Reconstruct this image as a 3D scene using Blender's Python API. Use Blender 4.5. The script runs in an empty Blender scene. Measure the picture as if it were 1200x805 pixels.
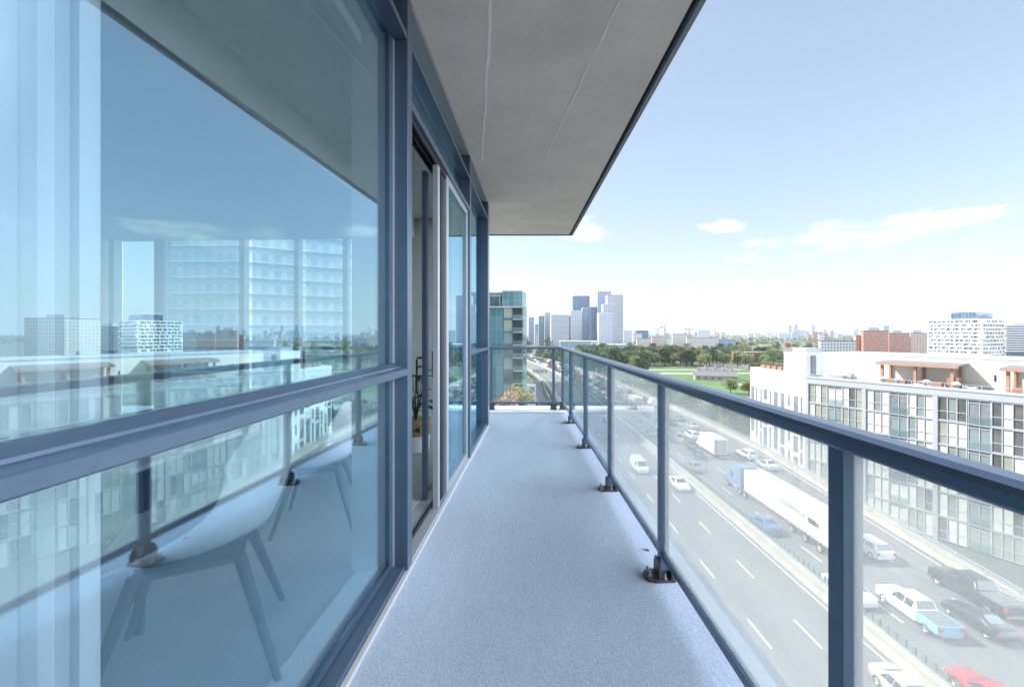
import bpy, bmesh, math, random
from mathutils import Vector, Matrix
R = math.radians
random.seed(7)
SC = bpy.context.scene
COL = SC.collection

# ------------------------------------------------------------------ camera
ZE = 23.0            # eye height above the expressway surface (z = 0)
ZF = ZE - 1.33       # balcony floor
F = 500 / 1200 * 36.0
cam_d = bpy.data.cameras.new('camera')
cam_d.sensor_width = 36; cam_d.lens = F
cam_d.shift_x = -6 / 1200; cam_d.shift_y = -11.5 / 1200
cam_d.clip_start = 0.05; cam_d.clip_end = 12000
cam = bpy.data.objects.new('camera', cam_d); COL.objects.link(cam)
cam.location = (0, 0, ZE); cam.rotation_euler = (R(90), 0, 0)
SC.camera = cam

# ------------------------------------------------------------------ sun and sky
ELEV, AHEAD = 42.0, 18.0
L = Vector((-math.cos(R(AHEAD)) * math.cos(R(ELEV)), math.sin(R(AHEAD)) * math.cos(R(ELEV)), math.sin(R(ELEV))))
sun_d = bpy.data.lights.new('sun', 'SUN'); sun_d.energy = 2.5; sun_d.angle = R(0.5); sun_d.color = (1, .955, .89)
sun = bpy.data.objects.new('sun', sun_d); COL.objects.link(sun)
sun.rotation_euler = L.to_track_quat('Z', 'Y').to_euler(); sun.location = (-50, 20, 90)

W = bpy.data.worlds.new('World'); SC.world = W; W.use_nodes = True
nt = W.node_tree; nt.nodes.clear()
def wn(t, **k):
    n = nt.nodes.new(t)
    for a, b in k.items(): setattr(n, a, b)
    return n
def wm(op, a, b=None, c=None, clamp=False):
    n = wn('ShaderNodeMath', operation=op); n.use_clamp = clamp
    for i, v in enumerate((a, b, c)):
        if v is None: continue
        if isinstance(v, (int, float)): n.inputs[i].default_value = v
        else: nt.links.new(v, n.inputs[i])
    return n.outputs[0]
sky = wn('ShaderNodeTexSky', sky_type='NISHITA'); sky.sun_disc = False
sky.sun_elevation = R(ELEV); sky.sun_rotation = R(360 - (90 - AHEAD)); sky.altitude = 100
sky.air_density = 1.0; sky.dust_density = 0.9; sky.ozone_density = 1.2
tc = wn('ShaderNodeTexCoord'); sep = wn('ShaderNodeSeparateXYZ'); nt.links.new(tc.outputs['Generated'], sep.inputs[0])
yy = wm('MAXIMUM', sep.outputs['Y'], 0.04)
U = wm('DIVIDE', sep.outputs['X'], yy); V = wm('DIVIDE', sep.outputs['Z'], yy)
def noise(sx, sy, scale, detail=8, rough=.6, dist=.3, ox=0, shear=0):
    cb = wn('ShaderNodeCombineXYZ'); nt.links.new(wm('MULTIPLY_ADD', U, sx, ox), cb.inputs[0]); nt.links.new(wm('MULTIPLY', wm('SUBTRACT', V, wm('MULTIPLY', U, shear)), sy), cb.inputs[1])
    n = wn('ShaderNodeTexNoise'); n.inputs['Scale'].default_value = scale; n.inputs['Detail'].default_value = detail
    n.inputs['Roughness'].default_value = rough; n.inputs['Distortion'].default_value = dist
    nt.links.new(cb.outputs[0], n.inputs['Vector']); return n.outputs['Fac']
def blob(u0, v0, su, sv, ang):
    c, s = math.cos(ang), math.sin(ang)
    du = wm('SUBTRACT', U, u0); dv = wm('SUBTRACT', V, v0)
    p = wm('ADD', wm('MULTIPLY', du, c / su), wm('MULTIPLY', dv, s / su))
    q = wm('ADD', wm('MULTIPLY', du, -s / sv), wm('MULTIPLY', dv, c / sv))
    r2 = wm('ADD', wm('MULTIPLY', p, p), wm('MULTIPLY', q, q))
    return wm('SUBTRACT', 1.0, r2)
n1 = noise(1, 4.2, 6.5, 12, .68, .25, 0, .17)
def cloud(mask, nz, lo, gain):
    v = wm('ADD', mask, wm('MULTIPLY', wm('SUBTRACT', nz, .5), 5.5))
    return wm('MULTIPLY', wm('SUBTRACT', v, lo), gain, clamp=True)
cl = cloud(blob(.86, .245, .42, .045, .165), n1, .25, .6)
for a in ((.478, .252, .06, .02, 0), (.165, .235, .07, .028, .1), (.16, .26, .05, .02, .1), (1.9, .33, .5, .06, .1), (2.8, .42, .5, .08, .05), (.03, .12, .11, .022, .03)):
    cl = wm('MAXIMUM', cl, cloud(blob(*a), n1, .25, .6))
band = wm('MULTIPLY', wm('SUBTRACT', noise(.6, 6, 4, ox=3), .52), 5, clamp=True)
low = wm('SUBTRACT', 1.0, wm('ABSOLUTE', wm('MULTIPLY', wm('SUBTRACT', V, .07), 12)), clamp=True)
cl = wm('MAXIMUM', cl, wm('MULTIPLY', wm('MULTIPLY', band, low), .55))
up = wm('MULTIPLY', sep.outputs['Z'], 40, clamp=True)
cl = wm('MULTIPLY', cl, up)
hz = wm('POWER', wm('SUBTRACT', 1.0, wm('MULTIPLY', wm('ABSOLUTE', sep.outputs['Z']), 5.5), clamp=True), 1.5)
mixh = wn('ShaderNodeMix', data_type='RGBA'); nt.links.new(wm('MULTIPLY', hz, .8), mixh.inputs[0]); mixh.inputs[7].default_value = (1.72, 1.77, 1.86, 1)
mix = wn('ShaderNodeMix', data_type='RGBA'); nt.links.new(wm('MULTIPLY', cl, .85), mix.inputs[0]); 
gm = wn('ShaderNodeGamma'); gm.inputs[1].default_value = .56; nt.links.new(sky.outputs[0], gm.inputs[0])
sc_ = wn('ShaderNodeVectorMath', operation='MULTIPLY'); nt.links.new(gm.outputs[0], sc_.inputs[0]); sc_.inputs[1].default_value = (.80, .815, .835)
nt.links.new(sc_.outputs[0], mixh.inputs[6]); nt.links.new(mixh.outputs[2], mix.inputs[6])
mix.inputs[7].default_value = (2.7, 2.7, 2.75, 1)
bg = wn('ShaderNodeBackground'); bg.inputs[1].default_value = 0.15
# a bank of unseen cloud added at the right to light the shaded balcony
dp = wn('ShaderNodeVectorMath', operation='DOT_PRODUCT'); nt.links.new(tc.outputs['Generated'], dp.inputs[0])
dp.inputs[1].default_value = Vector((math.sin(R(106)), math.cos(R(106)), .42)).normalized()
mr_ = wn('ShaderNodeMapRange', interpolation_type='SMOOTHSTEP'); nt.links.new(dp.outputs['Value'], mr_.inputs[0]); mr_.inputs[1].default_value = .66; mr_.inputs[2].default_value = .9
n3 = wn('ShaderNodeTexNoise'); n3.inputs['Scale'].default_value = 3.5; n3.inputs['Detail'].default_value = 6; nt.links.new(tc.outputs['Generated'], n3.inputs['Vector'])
fill_bank = wm('MULTIPLY', wm('MULTIPLY', mr_.outputs[0], wm('MULTIPLY_ADD', n3.outputs['Fac'], 2.2, -.35, clamp=True)), up)
mix2 = wn('ShaderNodeMix', data_type='RGBA'); nt.links.new(fill_bank, mix2.inputs[0]); nt.links.new(mix.outputs[2], mix2.inputs[6]); mix2.inputs[7].default_value = (14.0, 15.0, 17.2, 1)
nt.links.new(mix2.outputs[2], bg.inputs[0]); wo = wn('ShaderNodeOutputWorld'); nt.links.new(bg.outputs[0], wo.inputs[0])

SC.view_settings.view_transform = 'Standard'; SC.view_settings.look = 'None'
SC.view_settings.gamma = 1; SC.view_settings.use_curve_mapping = False
SC.view_settings.exposure = 1.9
SC.render.engine = 'CYCLES'
cy = SC.cycles
cy.use_denoising = True
cy.max_bounces = 8; cy.diffuse_bounces = 4; cy.glossy_bounces = 4; cy.transmission_bounces = 6; cy.transparent_max_bounces = 14
cy.caustics_reflective = False; cy.caustics_refractive = False; cy.sample_clamp_indirect = 6

# ------------------------------------------------------------------ materials
def mat(name, col, rough=.6, metal=0, noise_=None, bump=None, spec=.5, coat=0, vary=0, big=None):
    """noise_ = (scale, second colour, contrast)  bump = (scale, strength, distance)"""
    m = bpy.data.materials.new(name); m.use_nodes = True; t = m.node_tree; b = t.nodes['Principled BSDF']
    b.inputs['Base Color'].default_value = (*col, 1); b.inputs['Roughness'].default_value = rough
    b.inputs['Metallic'].default_value = metal; b.inputs['Specular IOR Level'].default_value = spec
    if coat: b.inputs['Coat Weight'].default_value = coat; b.inputs['Coat Roughness'].default_value = .05
    geo = t.nodes.new('ShaderNodeNewGeometry')
    out = None
    if noise_:
        n = t.nodes.new('ShaderNodeTexNoise'); n.inputs['Scale'].default_value = noise_[0]; n.inputs['Detail'].default_value = 6
        n.inputs['Roughness'].default_value = .65
        t.links.new(geo.outputs['Position'], n.inputs['Vector'])
        r = t.nodes.new('ShaderNodeValToRGB'); c = noise_[2] if len(noise_) > 2 else .2
        r.color_ramp.elements[0].position = .5 - c / 2; r.color_ramp.elements[1].position = .5 + c / 2
        r.color_ramp.elements[0].color = (*noise_[1], 1); r.color_ramp.elements[1].color = (*col, 1)
        t.links.new(n.outputs['Fac'], r.inputs[0]); out = r.outputs[0]
    if big and out:
        n = t.nodes.new('ShaderNodeTexNoise'); n.inputs['Scale'].default_value = big[0]; n.inputs['Detail'].default_value = 5; n.inputs['Distortion'].default_value = .8
        vs = t.nodes.new('ShaderNodeVectorMath'); vs.operation = 'MULTIPLY'; vs.inputs[1].default_value = big[2] if len(big) > 2 else (1, 1, 1)
        t.links.new(geo.outputs['Position'], vs.inputs[0]); t.links.new(vs.outputs[0], n.inputs['Vector'])
        r2 = t.nodes.new('ShaderNodeMapRange'); r2.inputs[1].default_value = .35; r2.inputs[2].default_value = .65; r2.inputs[3].default_value = 1 - big[1]; r2.inputs[4].default_value = 1
        t.links.new(n.outputs['Fac'], r2.inputs[0]); vm = t.nodes.new('ShaderNodeVectorMath'); vm.operation = 'SCALE'
        t.links.new(out, vm.inputs[0]); t.links.new(r2.outputs[0], vm.inputs['Scale']); out = vm.outputs[0]
    if vary:
        oi = t.nodes.new('ShaderNodeObjectInfo'); h = t.nodes.new('ShaderNodeHueSaturation')
        if out: t.links.new(out, h.inputs['Color'])
        else: h.inputs['Color'].default_value = (*col, 1)
        mr = t.nodes.new('ShaderNodeMapRange'); mr.inputs[3].default_value = 1 - vary; mr.inputs[4].default_value = 1 + vary
        t.links.new(oi.outputs['Random'], mr.inputs[0]); t.links.new(mr.outputs[0], h.inputs['Value'])
        mr2 = t.nodes.new('ShaderNodeMapRange'); mr2.inputs[3].default_value = .5 - vary * .12; mr2.inputs[4].default_value = .5 + vary * .07
        w = t.nodes.new('ShaderNodeMath'); w.operation = 'MULTIPLY'; w.inputs[1].default_value = 7.31; t.links.new(oi.outputs['Random'], w.inputs[0])
        fr = t.nodes.new('ShaderNodeMath'); fr.operation = 'FRACT'; t.links.new(w.outputs[0], fr.inputs[0])
        t.links.new(fr.outputs[0], mr2.inputs[0]); t.links.new(mr2.outputs[0], h.inputs['Hue']); out = h.outputs[0]
    if out: t.links.new(out, b.inputs['Base Color'])
    if bump:
        n = t.nodes.new('ShaderNodeTexNoise'); n.inputs['Scale'].default_value = bump[0]; n.inputs['Detail'].default_value = 4
        t.links.new(geo.outputs['Position'], n.inputs['Vector'])
        bp = t.nodes.new('ShaderNodeBump'); bp.inputs['Strength'].default_value = bump[1]; bp.inputs['Distance'].default_value = bump[2]
        t.links.new(n.outputs['Fac'], bp.inputs['Height']); t.links.new(bp.outputs[0], b.inputs['Normal'])
    return m

def glass(name, tint, f0, veil=0.0, veilcol=(.8, .82, .82), rough=0.0, gcol=(.95, .97, 1)):
    """see-through pane: Schlick reflection, tint, and a film of dust lit by real light"""
    m = bpy.data.materials.new(name); m.use_nodes = True; t = m.node_tree; t.nodes.clear()
    o = t.nodes.new('ShaderNodeOutputMaterial')
    lw = t.nodes.new('ShaderNodeLayerWeight'); lw.inputs['Blend'].default_value = .5
    p = t.nodes.new('ShaderNodeMath'); p.operation = 'POWER'; p.inputs[1].default_value = 5; t.links.new(lw.outputs['Facing'], p.inputs[0])
    s = t.nodes.new('ShaderNodeMath'); s.operation = 'MULTIPLY_ADD'; s.inputs[1].default_value = 1 - f0; s.inputs[2].default_value = f0; t.links.new(p.outputs[0], s.inputs[0])
    tr = t.nodes.new('ShaderNodeBsdfTransparent'); tr.inputs[0].default_value = (*tint, 1)
    gl = t.nodes.new('ShaderNodeBsdfGlossy'); gl.inputs['Roughness'].default_value = rough; gl.inputs[0].default_value = (*gcol, 1)
    base = tr
    if veil:
        d = t.nodes.new('ShaderNodeBsdfDiffuse'); d.inputs[0].default_value = (*veilcol, 1)
        tl = t.nodes.new('ShaderNodeBsdfTranslucent'); tl.inputs[0].default_value = (*veilcol, 1)
        mm = t.nodes.new('ShaderNodeMixShader'); mm.inputs[0].default_value = .6; t.links.new(d.outputs[0], mm.inputs[1]); t.links.new(tl.outputs[0], mm.inputs[2])
        geo = t.nodes.new('ShaderNodeNewGeometry'); n = t.nodes.new('ShaderNodeTexNoise'); n.inputs['Scale'].default_value = 5; n.inputs['Detail'].default_value = 8
        t.links.new(geo.outputs['Position'], n.inputs['Vector'])
        mr = t.nodes.new('ShaderNodeMapRange'); mr.inputs[3].default_value = veil * .8; mr.inputs[4].default_value = veil * 1.2; t.links.new(n.outputs['Fac'], mr.inputs[0])
        m2 = t.nodes.new('ShaderNodeMixShader'); t.links.new(mr.outputs[0], m2.inputs[0]); t.links.new(tr.outputs[0], m2.inputs[1]); t.links.new(mm.outputs[0], m2.inputs[2])
        base = m2
    mx = t.nodes.new('ShaderNodeMixShader'); t.links.new(s.outputs[0], mx.inputs[0]); t.links.new(base.outputs[0], mx.inputs[1]); t.links.new(gl.outputs[0], mx.inputs[2])
    t.links.new(mx.outputs[0], o.inputs[0])
    return m

def facade(name, wall, w1, w2, bw, bh, mortar, rough=.12, metal=0):
    """window grid in metres from the UV map; every cell gets its own tone"""
    m = bpy.data.materials.new(name); m.use_nodes = True; t = m.node_tree; b = t.nodes['Principled BSDF']
    uv = t.nodes.new('ShaderNodeTexCoord'); br = t.nodes.new('ShaderNodeTexBrick'); br.offset = 0; br.squash = 1
    br.inputs['Color1'].default_value = (*w1, 1); br.inputs['Color2'].default_value = (*w2, 1); br.inputs['Mortar'].default_value = (*wall, 1)
    br.inputs['Scale'].default_value = 1; br.inputs['Mortar Size'].default_value = mortar; br.inputs['Mortar Smooth'].default_value = 0
    br.inputs['Brick Width'].default_value = bw; br.inputs['Row Height'].default_value = bh; br.inputs['Bias'].default_value = -.1
    t.links.new(uv.outputs['UV'], br.inputs['Vector']); t.links.new(br.outputs['Color'], b.inputs['Base Color'])
    mr = t.nodes.new('ShaderNodeMapRange'); mr.inputs[3].default_value = rough; mr.inputs[4].default_value = .7
    t.links.new(br.outputs['Fac'], mr.inputs[0]); t.links.new(mr.outputs[0], b.inputs['Roughness'])
    return m

M = {}
M['frame'] = mat('frame_metal', (.12, .17, .24), .3, .5, (6, (.10, .145, .21), .5))
M['rail'] = mat('rail_metal', (.13, .185, .265), .28, .45, (9, (.10, .15, .225), .5), (60, .05, .001))
M['frame_light'] = mat('frame_aluminium', (.42, .46, .5), .4, .4)
M['dark'] = mat('dark_gasket', (.012, .014, .018), .5)
M['white'] = mat('white_paint', (.78, .78, .77), .6)
M['steel'] = mat('bracket_steel', (.07, .08, .10), .4, .5, (60, (.10, .07, .06), .2))
M['bolt'] = mat('bolt_zinc', (.5, .5, .5), .35, .9)
M['floor'] = mat('deck_coating', (.565, .66, .775), .85, 0, (120, (.40, .475, .58), .3), (150, .75, .006), big=(1.4, .15, (1, .4, 1)))
M['strip'] = mat('pale_edge', (.5, .51, .52), .7)
M['edge'] = mat('slab_edge', (.30, .33, .37), .8, 0, (4, (.22, .24, .28), .5))
M['soffit'] = mat('cast_concrete', (.84, .765, .70), .85, 0, (2.6, (.76, .695, .64), .3), (14, .6, .007), big=(.8, .09))
M['seam'] = mat('concrete_seam', (.88, .83, .78), .9, 0, (9, (.78, .74, .69), .4), (40, .5, .004))
M['glass'] = glass('window_glass', (.90, .96, .98), .29, gcol=(.60, .88, 1))
M['glass_clear'] = glass('door_glass', (.86, .94, .94), .10, gcol=(.75, .93, 1))
M['railglass'] = glass('rail_glass', (.93, .96, .94), .025, .25, (.84, .84, .80))
M['wallin'] = mat('interior_wall', (.68, .68, .67), .8)
M['wood'] = mat('interior_floor', (.46, .46, .455), .5, 0, (3, (.38, .38, .38), .5))
M['blind'] = mat('blind_fabric', (.88, .88, .88), .75)
M['shell'] = mat('chair_shell', (.84, .84, .83), .4)
M['leg'] = mat('chair_leg', (.02, .02, .022), .5)
M['leaf'] = mat('houseplant_leaf', (.035, .10, .03), .35, 0, (20, (.015, .05, .02), .3))
M['basket'] = mat('basket_weave', (.45, .30, .16), .8, 0, (60, (.3, .19, .09), .3))
M['asphalt'] = mat('asphalt', (.20, .195, .19), .9, 0, (.9, (.16, .157, .153), .4), (30, .2, .01), big=(1, .26, (1.1, .035, 1)))
M['asphalt2'] = mat('ramp_asphalt', (.12, .125, .13), .9, 0, (.7, (.1, .1, .11), .5))
M['paint'] = mat('road_paint', (.75, .75, .73), .7)
M['conc'] = mat('barrier_concrete', (.46, .41, .35), .85, 0, (.8, (.36, .32, .27), .5), big=(.5, .2))
M['green_metal'] = mat('paling_green', (.10, .17, .15), .5)
M['ground'] = mat('ground', (.16, .16, .14), .95, 0, (.012, (.07, .10, .04), .15))
M['lawn'] = mat('lawn', (.10, .20, .06), .95, 0, (.05, (.075, .15, .05), .4), big=(.02, .3))
M['path'] = mat('path', (.5, .45, .38), .9)
M['cream'] = mat('cream_wall', (.74, .70, .63), .8, 0, (.25, (.69, .65, .58), .5))
M['bwhite'] = mat('white_panel', (.80, .80, .79), .6, 0, (.3, (.75, .75, .745), .5))
M['bgrey'] = mat('grey_cladding', (.42, .45, .49), .5, .1, (.4, (.38, .41, .44), .5))
M['bframe'] = mat('white_window_frame', (.46, .49, .52), .45, .2)
M['brick'] = mat('red_brick', (.33, .19, .14), .9, 0, (1.5, (.25, .14, .10), .4))
M['timber'] = mat('cedar_timber', (.40, .235, .16), .7, 0, (2, (.32, .18, .12), .4))
M['roofing'] = mat('grey_roofing', (.2, .2, .21), .9, 0, (.6, (.15, .15, .16), .5))
M['gravel'] = mat('roof_gravel', (.45, .44, .42), .95, 0, (1.2, (.36, .35, .33), .4))
M['p_dark'] = mat('pane_dark', (.05, .065, .07), .06, 0, (.6, (.16, .16, .155), .5), spec=.8)
M['p_green'] = mat('pane_green', (.20, .23, .19), .08, 0, (.5, (.36, .39, .33), .7), spec=.8)
M['p_teal'] = mat('pane_teal', (.15, .2, .21), .06, 0, (.5, (.28, .33, .33), .7), spec=.8)
M['p_blind'] = mat('pane_blind', (.62, .62, .58), .3, 0, (.6, (.55, .56, .53), .3), spec=.6)
M['p_slit'] = mat('pane_slit', (.15, .17, .2), .1, 0, (.7, (.24, .26, .29), .3), spec=.8)
M['railglass_clear'] = glass('rail_glass_clean', (.93, .97, .95), .02, .05, (.86, .88, .86))
M['bal_glass'] = glass('balustrade_glass', (.84, .93, .92), .06, .12, (.7, .76, .76))
M['trunk'] = mat('bark', (.09, .07, .05), .95)
M['tyre'] = mat('tyre_rubber', (.015, .015, .015), .8)
M['rim'] = mat('wheel_rim', (.5, .5, .5), .35, .8)
M['carglass'] = mat('car_glass', (.02, .03, .035), .05, spec=.9)
M['lamp_red'] = mat('tail_lamp', (.5, .015, .015), .25)
M['lamp_white'] = mat('head_lamp', (.75, .75, .72), .15)
M['yellow'] = mat('yellow_plastic', (.8, .62, .03), .5)
for k, c in dict(green1=(.10, .165, .055), green2=(.15, .21, .06), dark=(.06, .12, .05), yellow=(.38, .33, .07), orange=(.40, .23, .12), olive=(.22, .21, .08)).items():
    M['f_' + k] = mat('foliage_' + k, c, .8, 0, (.6, tuple(x * .6 for x in c), .4), vary=.22)
paints = dict(white=(.78, .78, .78), black=(.02, .022, .025), grey=(.16, .17, .18), silver=(.45, .46, .47), blue=(.05, .13, .32), navy=(.03, .05, .10), cab=(.10, .19, .32), red=(.45, .03, .03), beige=(.5, .46, .38), paleblue=(.22, .45, .68), trailer=(.80, .80, .78))
for k, c in paints.items(): M['c_' + k] = mat('car_paint_' + k, c, .3, 0, coat=.6)

# ------------------------------------------------------------------ mesh helpers
class MB:
    def __init__(s): s.v = []; s.f = []; s.uv = []; s.mi = []
    def quad(s, pts, uv=None, mi=0):
        i = len(s.v); s.v += [tuple(p) for p in pts]; s.f.append(tuple(range(i, i + len(pts)))); s.uv.append(uv); s.mi.append(mi); return s
    def box(s, x0, x1, y0, y1, z0, z1, T=None, mi=0):
        P = [(x0, y0, z0), (x1, y0, z0), (x1, y1, z0), (x0, y1, z0), (x0, y0, z1), (x1, y0, z1), (x1, y1, z1), (x0, y1, z1)]
        if T: P = [T(*p) for p in P]
        i = len(s.v); s.v += [tuple(p) for p in P]
        for f in ((0, 3, 2, 1), (4, 5, 6, 7), (0, 1, 5, 4), (1, 2, 6, 5), (2, 3, 7, 6), (3, 0, 4, 7)):
            s.f.append(tuple(i + k for k in f)); s.uv.append(None); s.mi.append(mi)
        return s
    def prism(s, poly, z0, z1, top=True, mi=0):
        """vertical walls with metre UVs (u along the perimeter, v = height)"""
        n = len(poly); u = 0
        for k in range(n):
            a, b = poly[k], poly[(k + 1) % n]; d = math.dist(a, b)
            s.quad([(*a, z0), (*b, z0), (*b, z1), (*a, z1)], [(u, z0), (u + d, z0), (u + d, z1), (u, z1)], mi); u += math.ceil(d)
        if top: s.quad([(*p, z1) for p in poly], [(0, -1000)] * n, mi)
        return s
    def extrude(s, prof, a, b, side, up=(0, 0, 1), mi=0):
        """profile of (across, height) swept from a to b"""
        a, b, side, up = Vector(a), Vector(b), Vector(side), Vector(up)
        A = [a + side * p + up * q for p, q in prof]; B = [b + side * p + up * q for p, q in prof]; n = len(prof)
        for k in range(n): s.quad([A[k], A[(k + 1) % n], B[(k + 1) % n], B[k]], mi=mi)
        s.quad(A[::-1], mi=mi); s.quad(B, mi=mi); return s
    def tube(s, pts, rad, n=8, mi=0, cap=True):
        rings = []
        for k, p in enumerate(pts):
            p = Vector(p); d = (Vector(pts[min(k + 1, len(pts) - 1)]) - Vector(pts[max(k - 1, 0)])).normalized()
            a = d.orthogonal().normalized(); b = d.cross(a); r = rad[k] if isinstance(rad, (list, tuple)) else rad
            i = len(s.v); s.v += [tuple(p + a * math.cos(t) * r + b * math.sin(t) * r) for t in [2 * math.pi * q / n for q in range(n)]]; rings.append(i)
        for i, j in zip(rings, rings[1:]):
            for q in range(n): s.f.append((i + q, i + (q + 1) % n, j + (q + 1) % n, j + q)); s.uv.append(None); s.mi.append(mi)
        if cap:
            for i, rev in ((rings[0], 1), (rings[-1], 0)):
                f = tuple(range(i, i + n)); s.f.append(f[::-1] if rev else f); s.uv.append(None); s.mi.append(mi)
        return s
    def lathe(s, prof, n=20, T=None, mi=0):
        rings = []
        for r, z in prof:
            i = len(s.v)
            for q in range(n):
                p = (r * math.cos(2 * math.pi * q / n), r * math.sin(2 * math.pi * q / n), z)
                s.v.append(tuple(T(*p)) if T else p)
            rings.append(i)
        for i, j in zip(rings, rings[1:]):
            for q in range(n): s.f.append((i + q, i + (q + 1) % n, j + (q + 1) % n, j + q)); s.uv.append(None); s.mi.append(mi)
        return s
    def build(s, name, m, parent=None, smooth=False, bevel=0, fix=True, tag_=None):
        me = bpy.data.meshes.new(name); me.from_pydata(s.v, [], s.f)
        for x in (m if isinstance(m, (list, tuple)) else [m]): me.materials.append(M[x] if isinstance(x, str) else x)
        if any(s.mi): me.polygons.foreach_set('material_index', s.mi)
        if any(u is not None for u in s.uv):
            lay = me.uv_layers.new(name='UVMap'); k = 0; flat = []
            for f, u in zip(s.f, s.uv):
                for q in range(len(f)): flat += list(u[q]) if u else [0, 0]
            lay.data.foreach_set('uv', flat)
        if fix:
            b = bmesh.new(); b.from_mesh(me)
            bmesh.ops.remove_doubles(b, verts=b.verts, dist=1e-5)
            bmesh.ops.recalc_face_normals(b, faces=b.faces); b.to_mesh(me); b.free()
        if smooth:
            me.polygons.foreach_set('use_smooth', [True] * len(me.polygons)); me.set_sharp_from_angle(angle=R(38))
        o = bpy.data.objects.new(name, me); COL.objects.link(o)
        if parent: o.parent = parent
        if bevel:
            bv = o.modifiers.new('bevel', 'BEVEL'); bv.width = bevel; bv.segments = 2; bv.limit_method = 'ANGLE'; bv.angle_limit = R(40)
        return o
def tag(o, label=None, cat=None, group=None, kind=None):
    if label: o['label'] = label
    if cat: o['category'] = cat
    if group: o['group'] = group
    if kind: o['kind'] = kind
    return o
def thing(name, label, cat, loc=(0, 0, 0), rz=0, group=None):
    o = bpy.data.objects.new(name, None); COL.objects.link(o); o.location = loc; o.rotation_euler = (0, 0, rz); o.empty_display_size = .2
    return tag(o, label, cat, group)
def struct(mb, name, m, **k): return tag(mb.build(name, m, **k), kind='structure')
KIDS = {}
def copy_tree(o, parent=None):
    c = o.copy(); COL.objects.link(c)
    if parent: c.parent = parent
    for ch in [x for x in o.children]: copy_tree(ch, c)
    return c
def at(x, y, D):
    """direction as measured on the photograph, at distance D, as a world point"""
    return Vector(((x - 606) * D / 500, D, ZE - (y - 391) * D / 500))

# ------------------------------------------------------------------ window-wall frame of reference
AW = math.atan(.0516); UW = Vector((math.sin(AW), math.cos(AW), 0)); NW = Vector((math.cos(AW), -math.sin(AW), 0)); OW = Vector((-.716, 0, ZF))
def WT(s, t, z): return OW + UW * s + NW * t + Vector((0, 0, z))
def wbox(mb, s0, s1, t0, t1, z0, z1, mi=0): return mb.box(s0, s1, t0, t1, z0, z1, T=WT, mi=mi)

# ================================================================== TERRAIN AND EXPRESSWAY
GZ = -7.0
g = MB(); g.quad([(-9000, -2500, GZ), (9000, -2500, GZ), (9000, 11000, GZ), (-9000, 11000, GZ)]); struct(g, 'ground', 'ground')
def off(D):
    if D < 150: return 0
    if D < 380: return -.00043 * (D - 150) ** 2
    return -.00043 * 230 ** 2 - .198 * (D - 380)
RE = [(-200, 36), (-60, 37.5), (28, 41.6), (42, 43.2), (55, 44.8), (83, 48.2), (110, 48.6), (150, 47.2)]
def xright(D):
    if D >= 150: return 47.2 + off(D)
    for (a, p), (b, q) in zip(RE, RE[1:]):
        if D <= b: return p + (q - p) * (D - a) / (b - a)
Ds = [-150 + 10 * k for k in range(85)]
def ribbon(mb, xl, xr, z0, z1, D0=-150, D1=700, step=10):
    n = max(1, int(round((D1 - D0) / step))); dd = [D0 + (D1 - D0) * k / n for k in range(n + 1)]
    for a, b in zip(dd, dd[1:]):
        P = [(xl(a), a), (xr(a), a), (xr(b), b), (xl(b), b)]
        lo = [(*p, z0) for p in P]; hi = [(*p, z1) for p in P]
        mb.quad(hi)
        if z1 - z0 > .01: mb.quad([lo[0], lo[3], hi[3], hi[0]]); mb.quad([lo[1], lo[2], hi[2], hi[1]]); mb.quad(lo[::-1])
    return mb
def fx(c): return lambda D: c + off(D)
struct(ribbon(MB(), fx(13.2), lambda D: xright(D) + .6, -1.6, 0), 'road', 'asphalt')
p = MB()
for D in range(-90, 420, 35):
    for x in (18, 32, 43): p.tube([(x + off(D), D, GZ), (x + off(D), D, -1.6)], .9, 12)
struct(p, 'road_piers', 'conc')
mk = MB()
for c in (15.0, 25.9, 28.35): ribbon(mk, fx(c - .07), fx(c + .07), .004, .004)
ribbon(mk, lambda D: xright(D) - 1.3, lambda D: xright(D) - 1.16, .004, .004)
for c in (18.6, 22.3, 30.75, 34.3, 37.9):
    D = -60.0 + (4.0 if c > 28 else 1.2)
    while D < 420: ribbon(mk, fx(c - .075), fx(c + .075), .004, .004, D, D + 3.2, 3.2); D += 9
ribbon(mk, fx(41.4), fx(41.55), .004, .004, 70, 420)
struct(mk, 'road_markings', 'paint')
# median barrier with anti-glare palings
t = thing('median_barrier', 'cream concrete median barrier topped by a row of green anti-glare palings', 'barrier', (27, 40, 0))
def jersey(mb, cx, half, h, D0, D1, foot=.28):
    n = int((D1 - D0) / 8); dd = [D0 + (D1 - D0) * k / n for k in range(n + 1)]
    pr = [(-half - foot, 0.004), (-half - foot * .4, .25), (-half, .5), (-half, h), (half, h), (half, .5), (half + foot * .4, .25), (half + foot, .004)]
    for a, b in zip(dd, dd[1:]):
        for (p0, z0), (p1, z1) in zip(pr, pr[1:]):
            mb.quad([(cx(a) + p0, a, z0), (cx(a) + p1, a, z1), (cx(b) + p1, b, z1), (cx(b) + p0, b, z0)])
    return mb
o = jersey(MB(), fx(27.1), .45, .85, -150, 640).build('barrier_wall', 'conc', t); o.matrix_parent_inverse = Matrix.Translation((-27, -40, 0))
pl = MB(); D = 20.0
while D < 190:
    x = 27.4 + off(D); pl.box(x - .012, x + .13, D, D + .14, .85, 1.42); D += .72
ribbon(pl, fx(27.36), fx(27.44), .85, .91, 20, 190)
o = pl.build('paling', 'green_metal', t, fix=False); o['kind'] = 'stuff'; o.matrix_parent_inverse = Matrix.Translation((-27, -40, 0))
t = thing('roadside_barrier', 'cream concrete barrier with a metal rail along the far side of the expressway', 'barrier', (48, 80, 0))
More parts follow.
